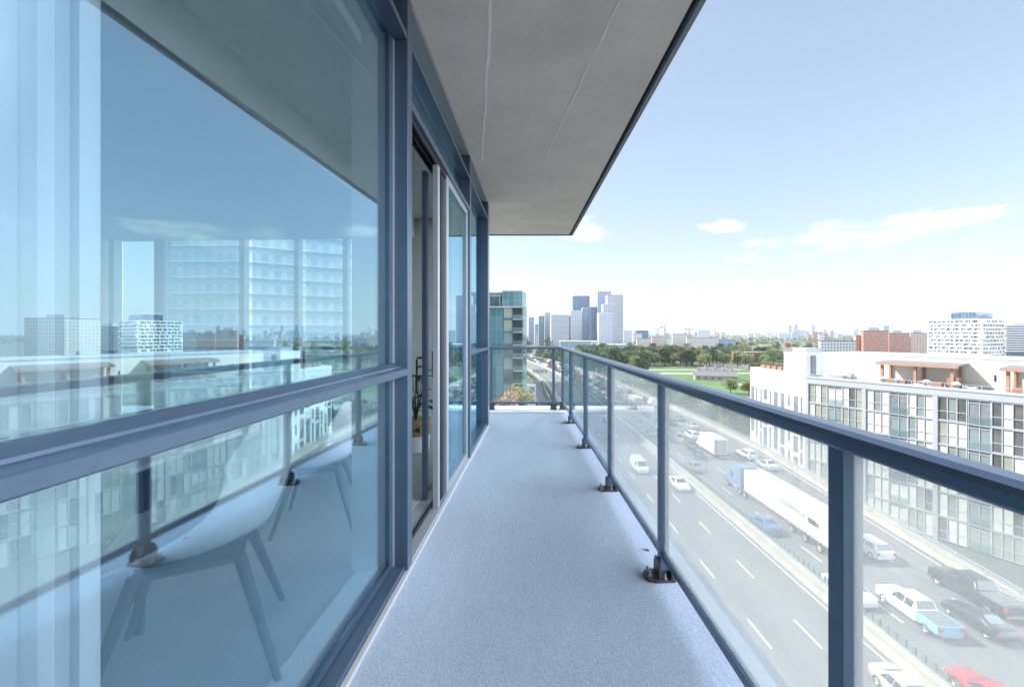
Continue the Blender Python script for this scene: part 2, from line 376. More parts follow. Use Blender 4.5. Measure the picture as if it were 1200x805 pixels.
o = jersey(MB(), lambda D: xright(D), .28, .95, -150, 640).build('barrier_wall', 'conc', t); o.matrix_parent_inverse = Matrix.Translation((-48, -80, 0))
rl = MB()
for D in range(-60, 240, 3): rl.box(xright(D) - .05, xright(D) + .05, D, D + .1, .95, 1.55)
for z in (1.25, 1.5):
    for D in range(-60, 240, 6): rl.tube([(xright(D), D, z), (xright(D + 6), D + 6, z)], .05, 6, cap=False)
o = rl.build('guard_rail', 'frame_light', t); o.matrix_parent_inverse = Matrix.Translation((-48, -80, 0))
t = jersey(MB(), fx(13.5), .22, .95, -150, 640).build('parapet_wall', 'conc'); tag(t, 'low pale parapet wall along the near edge of the expressway', 'barrier')

# land by the loft building, park
g = MB(); g.quad([(40, -40, GZ + .03), (90, -40, GZ + .03), (90, 30, GZ + .03), (53, 98, GZ + .03), (48, 98, GZ + .03)]); struct(g, 'service_road', 'asphalt2')
g = MB(); g.quad([(52, 98, GZ + .02), (72, 98, GZ + .02), (72, 210, GZ + .02), (52, 210, GZ + .02)]); struct(g, 'grass_verge', 'lawn')
g = MB(); g.quad([(70, 205, GZ + .03), (150, 200, GZ + .03), (260, 240, GZ + .03), (250, 370, GZ + .03), (130, 385, GZ + .03), (92, 330, GZ + .03)]); struct(g, 'lawn', 'lawn')
g = MB()
for P in ([(95, 318), (232, 322), (232, 328), (95, 324)], [(128, 248), (160, 236), (162, 240), (130, 254)], [(96, 352), (240, 356), (240, 360), (96, 356)]):
    g.quad([(x, y, GZ + .06) for x, y in P])
struct(g, 'park_path', 'path')
g = MB(); g.quad([(-60, 60, GZ + .02), (12, 60, GZ + .02), (12, 96, GZ + .02), (-60, 96, GZ + .02)]); struct(g, 'street', 'asphalt2')

# ================================================================== BUILDINGS
FM = {}
FM['teal'] = facade('teal_curtain_wall', (.14, .24, .27), (.05, .15, .18), (.10, .23, .27), 1.35, 3.0, .05)
FM['tealtop'] = facade('teal_top_glass', (.22, .32, .34), (.08, .19, .22), (.13, .28, .31), 1.35, 2.2, .06)
FM['whitegrid'] = facade('white_grid', (.62, .63, .64), (.10, .14, .19), (.22, .28, .34), 3.0, 3.0, .75)
FM['bluegrid'] = facade('blue_glass', (.34, .42, .52), (.10, .18, .29), (.20, .30, .42), 2.6, 3.0, .25)
FM['paleglass'] = facade('pale_glass', (.62, .66, .68), (.28, .36, .42), (.45, .52, .56), 2.2, 3.0, .5)
FM['darkblue'] = facade('dark_blue_glass', (.12, .19, .3), (.05, .10, .18), (.10, .17, .27), 2.2, 3.0, .25)
FM['stone'] = facade('stone_grid', (.55, .52, .47), (.12, .14, .16), (.25, .27, .28), 3.2, 3.2, .95)
FM['brickgrid'] = facade('brick_grid', (.45, .22, .15), (.14, .15, .17), (.4, .38, .35), 3.0, 3.1, .9)
FM['beigegrid'] = facade('beige_grid', (.56, .44, .35), (.16, .17, .18), (.4, .4, .38), 3.4, 3.2, .95)
FM['fill'] = facade('condo_infill', (.70, .72, .73), (.10, .15, .20), (.42, .48, .54), 2.9, 3.05, .35)
for k_, a_ in dict(whitegrid=((.42, .44, .47), (.08, .12, .19), (.18, .25, .35)), bluegrid=((.38, .46, .56), (.10, .17, .28), (.22, .31, .43)), paleglass=((.44, .48, .53), (.16, .22, .31), (.3, .37, .46)), darkblue=((.2, .28, .4), (.05, .10, .19), (.12, .20, .32)), teal=((.22, .33, .37), (.06, .15, .19), (.13, .26, .32))).items():
    FM['far_' + k_] = facade('far_' + k_, *a_, 4.6, 5.2, 1.3 if k_ in ('whitegrid', 'paleglass') else .8, rough=.3)
FM['farblue'] = facade('far_blue', (.36, .43, .52), (.20, .28, .38), (.3, .38, .47), 4, 3.5, .8)

def block(name, label, cat, poly, z1, fac, z0=GZ, group=None, roofm='roofing', pent=True, parapet=.9, slabs=None):
    cx = sum(a for a, b in poly) / len(poly); cyy = sum(b for a, b in poly) / len(poly)
    t = thing(name, label, cat, (cx, cyy, z0), 0, group)
    P = [(a - cx, b - cyy) for a, b in poly]
    MB().prism(P, 0, z1 - z0, top=True).build('wall', fac if not isinstance(fac, str) else FM.get(fac, M.get(fac)), t)
    Q = [(a * .985, b * .985) for a, b in P]
    r = MB()
    r.prism([(a * 1.006, b * 1.006) for a, b in P], z1 - z0 + .001, z1 - z0 + parapet); rf = r.build('roof', roofm, t)
    if pent:
        S = [(a * .45, b * .45) for a, b in P]; MB().prism(S, z1 - z0 + parapet + .002, z1 - z0 + parapet + 3.4).build('plant_room', 'bgrey', rf)
    if slabs:
        z = slabs[0]
        while z < z1 - 1:
            MB().prism([(a * (1 + slabs[2] / max(abs(a), 1)), b * (1 + slabs[2] / max(abs(b), 1))) for a, b in P], z - z0 - .12, z - z0 + .12).build('floor_band', slabs[3], t); z += slabs[1]
    return t
def rect(x0, x1, y0, y1): return [(x0, y0), (x1, y0), (x1, y1), (x0, y1)]
def px(x0, x1, D, dep):
    a = (x0 - 606) * D / 500; b = (x1 - 606) * D / 500; q = a / D
    return [(a, D), (b, D), (b + dep * .25, D + dep), (a + dep * q * .8, D + dep)] if q > .3 else rect(a, b, D, D + dep)
def ph(y, D): return ZE - (y - 391) * D / 500

# ---- teal tower straight ahead
t = thing('glass_tower', 'teal glass apartment tower with stacked balconies beyond the end of the balcony', 'tower', (-20, 150, GZ))
I = Matrix.Translation((20, -150, -GZ))
def tp(mb, name, m, par=None, **k):
    o = mb.build(name, m, par or t, **k)
    if par is None: o.matrix_parent_inverse = I
    return o
ztop = ph(342, 100); zs = ph(359, 100)
tp(MB().prism([(-40, 100), (-1.0, 100), (-1.0, 102), (1.1, 102), (1.1, 100), (1.3, 100), (2.35, 104), (4, 208), (-40, 208)], GZ, zs), 'wall', FM['teal'])
tp(MB().prism([(-34, 104), (-3.5, 104), (-3.5, 100.3), (1.2, 100.3), (2.2, 104.2), (3.9, 206), (-34, 206)], zs + .01, ztop), 'upper_wall', FM['tealtop'])
tp(MB().prism([(-34, 103.9), (-3.55, 103.9), (-3.55, 100.2), (1.25, 100.2), (2.25, 104.2), (4, 206.2), (-34, 206.2)], ztop + .002, ztop + .35), 'roof', 'bgrey')
tp(MB().box(-41, 1.5, 99.6, 104.3, zs - .35, zs - .02), 'terrace_slab', 'bframe')
tc_ = MB()
for x in (-6.6, -4.2): tc_.box(x, x + .15, 100.2, 100.35, zs, zs + 2.4)
tc_.box(-7, -3.8, 100, 103, zs + 2.4, zs + 2.6); tp(tc_, 'pergola', 'bgrey')
z = zs - 3.0
k = 0
while z > -6:
    b = tp(MB().box(-1.0, 1.28, 99.2, 101.9, z - .2, z), 'balcony', 'bframe')
    MB().box(-.95, 1.2, 99.25, 99.3, z, z + 1.0).build('balustrade', 'bal_glass', b)
    if k < 9:
        tp(MB().box(-3.1, -1.25, 99.93, 99.99, z + .25, z + 2.75), 'window', 'p_green' if k in (0, 1) else ('p_dark' if k % 2 else 'p_teal'))
    z -= 3.0; k += 1
dk = MB()
for q in range(12):
    z = zs - 1.2 - 3.0 * q
    if z > GZ: dk.box(0, .06, 0.3, 2.6, z - .9, z + 1.2, T=lambda a, b, c: Vector((1.3 + b * .254 + .02 + a, 100 + b * .967, c)))
tp(dk, 'side_window', 'p_dark')

# ---- white balcony building seen through the room's end windows
t = thing('apartment_building', 'white apartment block with long stacked balcony slabs seen through the room', 'building', (-55, 85, GZ))
I = Matrix.Translation((55, -85, -GZ))
tp(MB().prism([(-67, 82), (-52, 82), (-51, 83), (-36, 92), (-36, 112), (-67, 112)], GZ, 43), 'wall', FM['paleglass'])
z = 42.7
while z > -4:
    s = MB(); P = [(-67.4, 80), (-52.2, 80), (-52.2, 80.8), (-50.6, 80.8), (-34.6, 90.2), (-35.4, 92.5), (-51, 84), (-67.4, 83)]
    s.prism(P, z - .22, z); b = tp(s, 'balcony', 'bwhite')
    r = MB(); r.box(-67.3, -52.3, 80.05, 80.1, z, z + 1.0); MB.build(r, 'balustrade', 'bal_glass', b); z -= 2.98
tp(MB().box(-67.5, -67.1, 80, 96, GZ, 43), 'fin_wall', 'bwhite')

# ---- loft building across the expressway
FU = Vector((.512, -1, 0)).normalized(); FN = Vector((-FU.y, FU.x, 0)) * -1   # along the facade toward us / outward
FN = Vector((-.890, -.456, 0))
t = thing('loft_building', 'long white and glass loft block with roof terraces across the expressway', 'building', (53, 78, GZ))
I = Matrix.Translation((-53, -78, -GZ))
def LT(a, b, z): p = Vector((53, 78, 0)) + FU * a - FN * b; return Vector((p.x, p.y, z))   # a along, b inward
LEN = 53.0
tp(MB().box(.2, LEN, .35, 26, GZ, 14.0, T=LT), 'wall', 'bgrey')
tp(MB().box(-.1, LEN + .2, -.15, 1.0, 14.0, 15.2, T=LT), 'parapet', 'bgrey')
tp(MB().box(.3, LEN, 1.0, 26, 14.02, 14.3, T=LT), 'roof', 'gravel')
tp(MB().box(-.2, LEN + .3, -.25, -.15, 14.95, 15.22, T=LT), 'coping', 'bframe')
# white block
wb = MB()
wb.prism([(53, 78.2), (53, 97), (72, 103), (80, 92), (60.2, 80)], GZ, 15.4); tp(wb, 'end_block', 'bwhite')
tw = tp(MB().prism([(52.97, 78.3), (56.3, 78.0), (60, 84.7), (52.97, 84.7)], 15.41, 19.4), 'stair_tower', 'bwhite')
MB().box(53.6, 56.5, 79.3, 83, 19.41, 20.3).build('tower_cap', 'bgrey', tw)
s = MB(); s.box(53.9, 54.7, 78.05, 78.22, 15.6, 19.0); s.build('stair_window', 'p_teal', tw)
sm_ = MB()
for y_ in (81.6, 84.9, 88.3, 91.6, 94.6): sm_.box(52.975, 53.0, y_, y_ + .06, -6, 15.38)
for z_ in (11.35, 7.6, 3.8): sm_.box(52.975, 53.0, 78.3, 96.9, z_, z_ + .05)
tp(sm_, 'panel_joint', 'bgrey')
rw = random.Random(3)
y = 79.2; cnt = 0
while y < 96.2:
    w = rw.choice((.55, .6, .7, 1.3)); cuts = [11.2 - rw.random() * .1]
    z = cuts[0]
    while z > -5:
        h = rw.choice((2.2, 3.0, 4.2, 5.2)); 
        if cnt < 62: tp(MB().box(52.94, 53.1, y, y + w, z - h, z), 'window', 'p_slit')
        cnt += 1
        z -= h + rw.choice((.5, .9, 1.6, 2.4))
    y += w + rw.choice((.7, .9, 1.1))
# glazed bays
rows = [13.85 - 3.45 * k for k in range(6)]
bays = 6; bw = LEN / bays; rb = random.Random(11)
for k in range(bays + 1):
    tp(MB().box(k * bw - .28, k * bw + .28, -.12, .36, GZ, 13.99, T=LT), 'pilaster', 'bgrey')
for zt in rows:
    tp(MB().box(.2, LEN, -.06, .37, zt - .001, zt + .14, T=LT), 'floor_band', 'bframe')
def window_unit(a0, a1, z0, z1, n, mats, zsplit=.38):
    fr = MB(); d = (a1 - a0) / n
    for q in range(n + 1): fr.box(a0 + q * d - .05, a0 + q * d + .05, .0, .2, z0, z1, T=LT)
    zm = z0 + (z1 - z0) * zsplit
    for z in (z0, zm, z1 - .08):
        for q in range(n): fr.box(a0 + q * d + .05, a0 + (q + 1) * d - .05, .02, .18, z, z + .09, T=LT)
    w = tp(fr, 'window', 'bframe')
    pn = MB()
    for q in range(n): pn.box(a0 + q * d + .04, a0 + (q + 1) * d - .04, .12, .3, z0 + .02, z1 - .02, T=LT, mi=q % len(mats))
    pn.build('pane', [m for m in mats], w)
pool = ['p_blind', 'p_blind', 'p_green', 'p_dark', 'p_teal', 'p_blind', 'p_blind', 'p_green', 'p_blind']
for bi in range(bays):
    for ri, zt in enumerate(rows[:6]):
        a = bi * bw + .28; z1 = zt - .02; z0 = zt - 3.28
        dk_ = (bi in (2, 3) and ri in (0, 1))
        mm = ['p_dark', 'p_teal', 'p_dark'] if dk_ and ri == 0 else [rb.choice(pool) for _ in range(3)]
        window_unit(a, a + 3.0, z0, z1, 3, mm)
        # recessed balcony with glass balustrade
        dr = MB(); dr.box(a + 3.1, a + 5.3, .14, .32, z0, z1 - .35, T=LT); d = tp(dr, 'balcony_door', rb.choice(['p_teal', 'p_slit', 'p_green', 'p_blind']))
        fr = MB()
        for q in (3.1, 4.2, 5.25): fr.box(a + q, a + q + .09, .05, .13, z0, z1, T=LT)
        fr.box(a + 3.19, a + 5.25, .05, .13, z1 - .45, z1 - .33, T=LT); fr.build('door_frame', 'bframe', d)
        MB().box(a + 3.15, a + 5.3, -.12, -.08, z0, z0 + 1.15, T=LT).build('balustrade', 'bal_glass', d)
        mm = [rb.choice(pool) for _ in range(3)]
        if dk_: mm = ['p_dark', 'p_blind', 'p_dark']
        window_unit(a + 5.4, a + bw - .56, z0, z1, 3, mm)
# penthouse wall behind the terraces
def PT(a, b, z): p = Vector((71.1, 72, 0)) + FU * a - FN * b; return Vector((p.x, p.y, z))
pw = thing('penthouse_block', 'long cream windowless upper storey set back behind the roof terraces', 'building', (75, 65, 14.3))
IP = Matrix.Translation((-75, -65, -14.3))
def pp(mb, name, m, par=None, **k):
    o = mb.build(name, m, par or pw, **k)
    if par is None: o.matrix_parent_inverse = IP
    return o
pp(MB().box(-19, 46, 0, 14, 14.31, 18.9, T=PT), 'wall', 'cream')
pp(MB().box(-19.1, 46.1, -.08, 14.1, 18.9, 19.1, T=PT), 'coping', 'bframe')
for a in (6.5, 24, 38): pp(MB().box(a, a + .16, -.12, -.01, 15.6, 16.6, T=PT), 'wall_lamp', 'dark')
def pergola(a0, ln, label):
    e = thing('pergola', label, 'pergola', tuple(PT(a0 + ln / 2, -3.4, 14.31)), 0, 'timber pergolas on the loft roof')
    IM = Matrix.Translation(-Vector(PT(a0 + ln / 2, -3.4, 14.31)))
    def q(mb, n, m):
        o = mb.build(n, m, e); o.matrix_parent_inverse = IM; return o
    q(MB().box(a0 - .5, a0 + ln + .7, -4.1, -.05, 17.75, 17.95, T=lambda a, b, z: PT(a, b, z + (b + 4) * .07)), 'roof', 'roofing')
    q(MB().box(a0 - .5, a0 + ln + .7, -4.2, -4.11, 17.5, 17.9, T=PT), 'fascia', 'timber')
    for k in range(3):
        a = a0 + k * (ln - .4) / 2
        q(MB().box(a, a + .38, -3.6, -3.2, 14.31, 17.73, T=PT), 'post', 'timber')
        q(MB().box(a, a + .3, -.5, -.1, 14.31, 17.9, T=PT), 'post', 'timber')
    q(MB().box(a0 + ln - .9, a0 + ln + .5, -3.4, -2.2, 14.31, 16.0, T=PT), 'brick_pier', 'brick')
    for k in range(2):
        a = a0 + .8 + k * (ln - .4) / 2
        q(MB().box(a, a + ln / 2 - 1.8, -4.4, -3.7, 14.31, 15.2, T=PT), 'planter', 'brick')
    return e
pergola(-6.6, 9.6, 'timber pergola with grey roof in the middle of the loft roof terrace')
pergola(8.6, 9.6, 'timber pergola with grey roof at the right edge of the picture')
pergola(25, 9.6, 'timber pergola seen only as a mirror image in the window')
# roof vents and terrace bits
for k, (a, lab) in enumerate(((5.2, 'round grey roof vent near the white stair tower'), (10.6, 'round grey roof vent in front of the timber pergola'), (12.6, 'round grey roof vent beside the right pergola post'), (16.0, 'round grey roof vent right of the timber pergola'), (19.3, 'grey roof vent farthest right on the parapet'))):
    p = LT(a, 1.9, 14.31); v = MB(); v.lathe([(0, 1.75), (.3, 1.7), (.48, 1.5), (.5, 1.25), (.35, 1.05), (.2, 1.0), (.2, 0)], 12)
    o = v.build('roof_vent', 'bgrey', smooth=True); o.location = p; tag(o, lab, 'vent', 'vents along the loft roof')
for k, (a, b, w, h, lab) in enumerate(((15.2, 2.6, 1.8, 1.0, 'low grey rooftop cabinet right of the pergola'), (20.4, 3.2, 1.3, 1.1, 'squat grey rooftop cabinet near the right pergola'))):
    p = LT(a, b, 14.31); e = thing('rooftop_unit', lab, 'air conditioner', tuple(p), math.atan2(FU.y, FU.x))
    MB().box(-w / 2, w / 2, -.4, .4, 0.1, h).build('casing', 'bgrey', e, bevel=.03); MB().lathe([(0, h + .08), (.3, h + .08), (.32, h)], 14).build('fan', 'dark', e)
    MB().box(-w / 2 + .1, w / 2 - .1, -.3, .3, 0, .1).build('base', 'dark', e)
rl = MB()
for k in range(26): rl.box(3 + k * 1.9, 3.06 + k * 1.9, 1.35, 1.41, 14.3, 15.75, T=LT)
rl.box(3, 3 + 25 * 1.9, 1.35, 1.4, 15.75, 15.8, T=LT)
tag(rl.build('terrace_railing', 'bframe'), 'thin metal railing along the loft roof edge', 'railing')
for k in range(5):
    e = thing('roof_planter', 'pink brown roof planter on the white block terrace', 'planter', (55.5, 86.5 + 2 * k, 15.41), 0, 'planters on the white block roof')
    MB().box(-1.1, .9, -.7, .7, 0, .7).build('box', 'brick', e)
    b = MB(); rr = random.Random(k)
    for _ in range(60):
        c = Vector((rr.uniform(-.9, .8), rr.uniform(-.6, .6), rr.uniform(.7, 1.3))); d = Vector((rr.uniform(-1, 1), rr.uniform(-1, 1), rr.uniform(-1, 1))).normalized() * .2; q = d.orthogonal().normalized() * .15
        b.quad([c - d, c + q, c + d, c - q])
    b.build('shrub', 'f_olive', e, fix=False)

# ---- white gridded condo and striped condo behind
t = thing('condo_block', 'white condo block of staggered open boxes with a blue glass top storey', 'building', (345, 340, GZ)); I = Matrix.Translation((-345, -340, -GZ))
A_, B_, C_ = Vector((351, 365, 0)), Vector((359.5, 330, 0)), Vector((400.4, 350, 0)); zt = 34.6
tp(MB().prism([(351.6, 364), (360.2, 331.4), (399.6, 350.4), (392, 388)], GZ, zt - .5), 'wall', FM['fill'])
rr = random.Random(5)
for (P0, P1) in ((A_, B_), (B_, C_)):
    d_ = (P1 - P0); ln_ = d_.length; d_.normalize(); n_ = Vector((d_.y, -d_.x, 0))
    if n_.dot(-P0) < 0: n_ = -n_
    FT = lambda a, b, z, P0=P0, d_=d_, n_=n_: Vector(((P0 + d_ * a + n_ * b).x, (P0 + d_ * a + n_ * b).y, z))
    z = zt; k = 0
    while z > 3:
        tp(MB().box(0, ln_, -1.2, .5, z - 1.0, z, T=FT), 'floor_band', 'bwhite')
        xx = .1
        while xx < ln_ - 1:
            tp(MB().box(xx, xx + rr.choice((.7, .7, .9, 2.4)), -1.1, .45, z - 3.05, z - 1.0, T=FT), 'fin', 'bwhite'); xx += rr.choice((4.2, 5.2, 6.6))
        z -= 3.05
tp(MB().prism([(358, 352), (363, 337), (388, 348), (382, 362)], zt, 40.2), 'penthouse', FM['darkblue']); tp(MB().prism([(357.6, 352.2), (363, 336.4), (388.6, 348), (382, 362.4)], 40.21, 40.9), 'roof', 'bwhite')
t = thing('striped_condo', 'pale condo slab with dark horizontal bands at the right edge', 'building', (660, 550, GZ)); I = Matrix.Translation((-660, -550, -GZ))
tp(MB().prism(rect(626, 720, 547, 575), GZ, ph(381, 545)), 'wall', FM['darkblue'])
z = ph(378, 545)
while z > 0: tp(MB().box(625, 721, 545, 548, z - 1.3, z), 'balcony', 'bwhite'); z -= 3.0
tp(MB().prism(rect(640, 715, 550, 570), ph(381, 545), ph(377, 545)), 'penthouse', 'bwhite')
block('brick_apartments', 'red brick apartment building in the middle distance', 'building', px(1012, 1041, 480, 22), ph(388, 480), 'brickgrid')
block('brick_apartments', 'orange brick block with a blue glazed corner beside the red one', 'building', px(1042, 1066, 500, 25), ph(391, 500), 'brickgrid')
block('beige_apartments', 'pale beige apartment block left of the white condo', 'building', px(1067, 1089, 505, 25), ph(391, 505), 'beigegrid')
block('beige_apartments', 'pale beige apartment block left of the red brick one', 'building', px(1003, 1011, 500, 20), ph(394, 500), 'beigegrid', pent=False)
block('white_house_row', 'low white building with dark window gaps behind the stair tower', 'building', px(962, 1003, 420, 18), ph(400, 420), 'whitegrid', pent=False)
block('glass_tower_far', 'small grey tower rising behind the red brick apartments', 'tower', px(1036, 1042, 1400, 20), ph(382, 1400), 'farblue', pent=False)

# ---- Liberty Village style cluster
def tower(name, label, x0, x1, y, D, fac, dep=26, z0=GZ, pent=False, roofm='bgrey', cat='tower', grp='far towers'):
    return block(name, label, cat, px(x0, x1, D, dep), ph(y, D), 'far_' + fac, pent=pent, roofm=roofm)
tower('blue_tower', 'pale blue tower just right of the teal tower', 619.5, 626, 372, 1150, 'bluegrid')
tower('low_tower', 'low white tower between two blue ones', 626.5, 631, 392, 1000, 'whitegrid')
tower('blue_tower', 'slim blue tower with white corner, second from the teal tower', 627, 631.5, 380, 1250, 'bluegrid')
tower('teal_tower', 'slim teal tower left of the white framed tower', 631.5, 638, 370.5, 1050, 'teal')
tower('framed_tower', 'white framed tower with a flat crown', 638.5, 644.5, 366.5, 1080, 'whitegrid', roofm='bwhite')
t_ = tower('framed_tower', 'broad white tower with a regular grid of blue windows', 646, 667, 369, 1000, 'whitegrid', roofm='bwhite')
tower('dark_tower', 'tall dark blue slab tower with a framed glass crown', 671.5, 691, 347, 1150, 'darkblue')
tower('pale_tower', 'pale glass tower in front of the dark framed one', 668.5, 682.5, 364.5, 1000, 'paleglass', roofm='bwhite')
tower('blue_tower', 'narrow blue tower attached right of the pale glass one', 683, 690, 361, 1005, 'darkblue')
tower('dark_tower', 'dark blue tower set in the gap of the cluster', 691.5, 700, 360, 1130, 'darkblue')
tower('blue_tower', 'tallest blue tower of the far cluster', 700.5, 716, 342, 1120, 'bluegrid')
tower('pale_tower', 'pale wide tower with slanted face in front of the tallest pair', 702, 718, 367, 960, 'paleglass', roofm='bwhite')
tower('pale_tower', 'white stepped tower in the middle of the tallest pair', 707, 722, 357, 1000, 'whitegrid', roofm='bwhite')
tower('pale_tower', 'tall white tower at the right end of the cluster', 712, 730.5, 346, 1040, 'whitegrid', roofm='bgrey')
block('podium_building', 'long low grey podium building under the pale glass tower', 'building', px(657, 701, 900, 30), ph(400, 900), 'bluegrid', pent=False, roofm='bwhite')
block('podium_building', 'long low white roofed building under the tallest towers', 'building', px(694, 745, 880, 30), ph(404, 880), 'bluegrid', pent=False, roofm='bwhite')
# mid-rise belt
facs = ['stone', 'whitegrid', 'beigegrid', 'paleglass', 'bluegrid', 'brickgrid', 'farblue']
named = [(731, 741, 388, 1150, 'paleglass', 'grey mid-rise right of the tower cluster'), (742, 752, 391, 1250, 'whitegrid', 'white mid-rise beside the tower cluster'), (746, 760, 387.5, 1350, 'darkblue', 'dark blue flat topped mid-rise behind the trees'),
         (748, 763, 397, 1000, 'stone', 'pale mid-rise with pinkish walls behind the park trees'), (764, 780, 395, 1050, 'beigegrid', 'pink stone mid-rise under the tall crane'), (788, 804, 392, 900, 'stone', 'beige and grey mid-rise right of the tall crane'),
         (805, 842, 396, 850, 'stone', 'long pale warehouse with ribbed windows behind the trees'), (818, 832, 388, 1200, 'paleglass', 'glass mid-rise with stepped roof behind the pale warehouse'), (842, 862, 398, 950, 'bluegrid', 'low teal glass building right of the pale warehouse'),
         (781, 788, 397, 1000, 'paleglass', 'small grey mid-rise below the crane')]
for a, b, y, D, f, lab in named: block('midrise_building', lab, 'building', px(a, b, D, 24), ph(y, D), f, pent=False)
rr = random.Random(21)
for k in range(70):
    x = rr.uniform(735, 1085); D = rr.uniform(1300, 3200); w = rr.uniform(3, 11); y = 391 + rr.uniform(-2.5, 3.5) * (1 if rr.random() < .85 else 1.8)
    block('distant_building', 'tiny distant city building on the horizon behind the trees', 'building', px(x, x + w, D, 30), ph(y, D), rr.choice(facs), group='distant buildings along the horizon', pent=False)
for a, b, y in ((924, 928, 382), (931, 935.5, 380.5), (936, 945, 387), (951, 955.5, 381), (965, 969, 386), (962, 964, 388), (1001, 1004, 386.5), (1004.5, 1006.5, 385)):
    block('distant_tower', 'small hazy tower standing on the horizon in a loose cluster', 'tower', px(a, b, 3000, 40), ph(y, 3000), 'farblue', group='hazy towers on the horizon', pent=False)
# buildings mirrored in the window (right of the frame)
for k, (x, y, w, h, f) in enumerate(((470, 250, 60, 38, 'whitegrid'), (560, 230, 50, 33, 'fill'), (640, 260, 70, 40, 'paleglass'), (430, 330, 40, 36, 'stone'), (700, 180, 60, 30, 'whitegrid'), (760, 330, 80, 42, 'bluegrid'), (520, 120, 50, 28, 'brickgrid'))):
    block('city_block', ['white', 'boxy white', 'pale glass', 'stone', 'long white', 'blue glass', 'brick'][k] + ' mid-rise block mirrored in the big window', 'building', rect(x, x + w, y, y + 30), h, f)
# fort park buildings
def gable(name, label, cx, cyy, ln, dp, hw, hr, ang, wallm, roofm, chim=0, wins=6):
    e = thing(name, label, 'building', (cx, cyy, GZ), ang)
    MB().box(-ln / 2, ln / 2, -dp / 2, dp / 2, 0, hw).build('wall', wallm, e)
    r = MB(); r.extrude([(-dp / 2 - .4, hw), (0, hr), (dp / 2 + .4, hw)], (-ln / 2 - .3, 0, 0), (ln / 2 + .3, 0, 0), (0, 1, 0)); rf = r.build('roof', roofm, e)
    for k in range(chim):
        x = -ln / 2 + ln * (k + .5) / chim; MB().box(x - .6, x + .6, -.5, .5, hr - 1.2, hr + 1.6).build('chimney', wallm, rf)
    for k in range(wins):
        x = -ln / 2 + ln * (k + .5) / wins; MB().box(x - .6, x + .6, -dp / 2 - .06, -dp / 2 + .05, hw * .3, hw * .75).build('window', 'p_dark', e)
    return e
gable('barracks', 'long low stone barracks with chimneys on the park lawn', 128, 276, 25, 8, 3.0, 6.4, R(-14), 'conc', 'roofing', 5)
gable('barracks', 'second stone barracks just behind the first on the lawn', 136, 292, 20, 8, 3.6, 7, R(-8), 'conc', 'roofing', 3)
gable('drill_hall', 'dark hipped brown roof among the park trees', 214, 470, 26, 24, 5, 12.5, R(10), 'brick', mat('brown_roof', (.19, .12, .1), .9), 0, 4)
e = thing('armoury', 'long flat roofed brick armoury with regular windows behind the park', 'building', (252, 440, GZ), R(6))
MB().box(-27, 27, -10, 10, 0, 10.6).build('wall', 'brick', e); MB().box(-27.3, 27.3, -10.3, 10.3, 10.61, 11.2).build('roof', 'roofing', e)
for k in range(12):
    x = -25 + k * 4.4
    for z in (2, 6.2): MB().box(x, x + 1.5, -10.08, -9.95, z, z + 2.6).build('window', 'p_slit', e)
# odds by the tower foot
t = tag(MB().prism(rect(2.6, 5.2, 118, 122), GZ, 8.6).build('stair_block', FM['whitegrid']), 'slim white stair block between the two ramps', 'building')
def ramp(label, pts, w):
    e = thing('ramp', label, 'ramp', pts[0]); s = MB(); k1 = MB()
    for a, b in zip(pts, pts[1:]):
        a, b = Vector(a) - Vector(pts[0]), Vector(b) - Vector(pts[0]); d = (b - a); sd = Vector((-d.y, d.x, 0)).normalized()
        s.extrude([(-w / 2, 0), (w / 2, 0), (w / 2, -.8), (-w / 2, -.8)], a, b, sd)
        for q in (-1, 1): k1.extrude([(q * w / 2 - .15, .01), (q * w / 2 + .15, .01), (q * w / 2 + .15, .9), (q * w / 2 - .15, .9)], a, b, sd)
    s.build('deck', 'asphalt2', e); k1.build('parapet', 'conc', e)
    pr = MB(); p_ = Vector(pts[1]) - Vector(pts[0]); pr.box(p_.x - .5, p_.x + .5, p_.y - .5, p_.y + .5, GZ - pts[0][2], p_.z - .81); pr.build('pier', 'conc', e)
ramp('elevated ramp descending toward us right of the stair block', [(9.5, 204, .3), (8.8, 165, -.5), (10.2, 128, -2.5), (10.4, 60, -6)], 5)
ramp('covered walkway ramp leading off to the left in front of the tower', [(1.8, 98, 9.5), (-2, 93, 7.5), (-10, 88, 4)], 2.6)
e = thing('sign_gantry', 'dark back of a highway sign on a single post over the near lanes', 'sign', (10.8, 200, 0))
MB().tube([(0, 0, 0), (0, 0, 5)], .16).build('post', 'bgrey', e); MB().box(-3.2, 3.2, -.1, .1, 4.6, 6.2).build('panel', 'bgrey', e); 
b = MB()
for x in (-3, -1, 1, 3): b.box(x - .06, x + .06, -.2, -.1, 4.5, 6.3)
b.build('brace', 'dark', e)

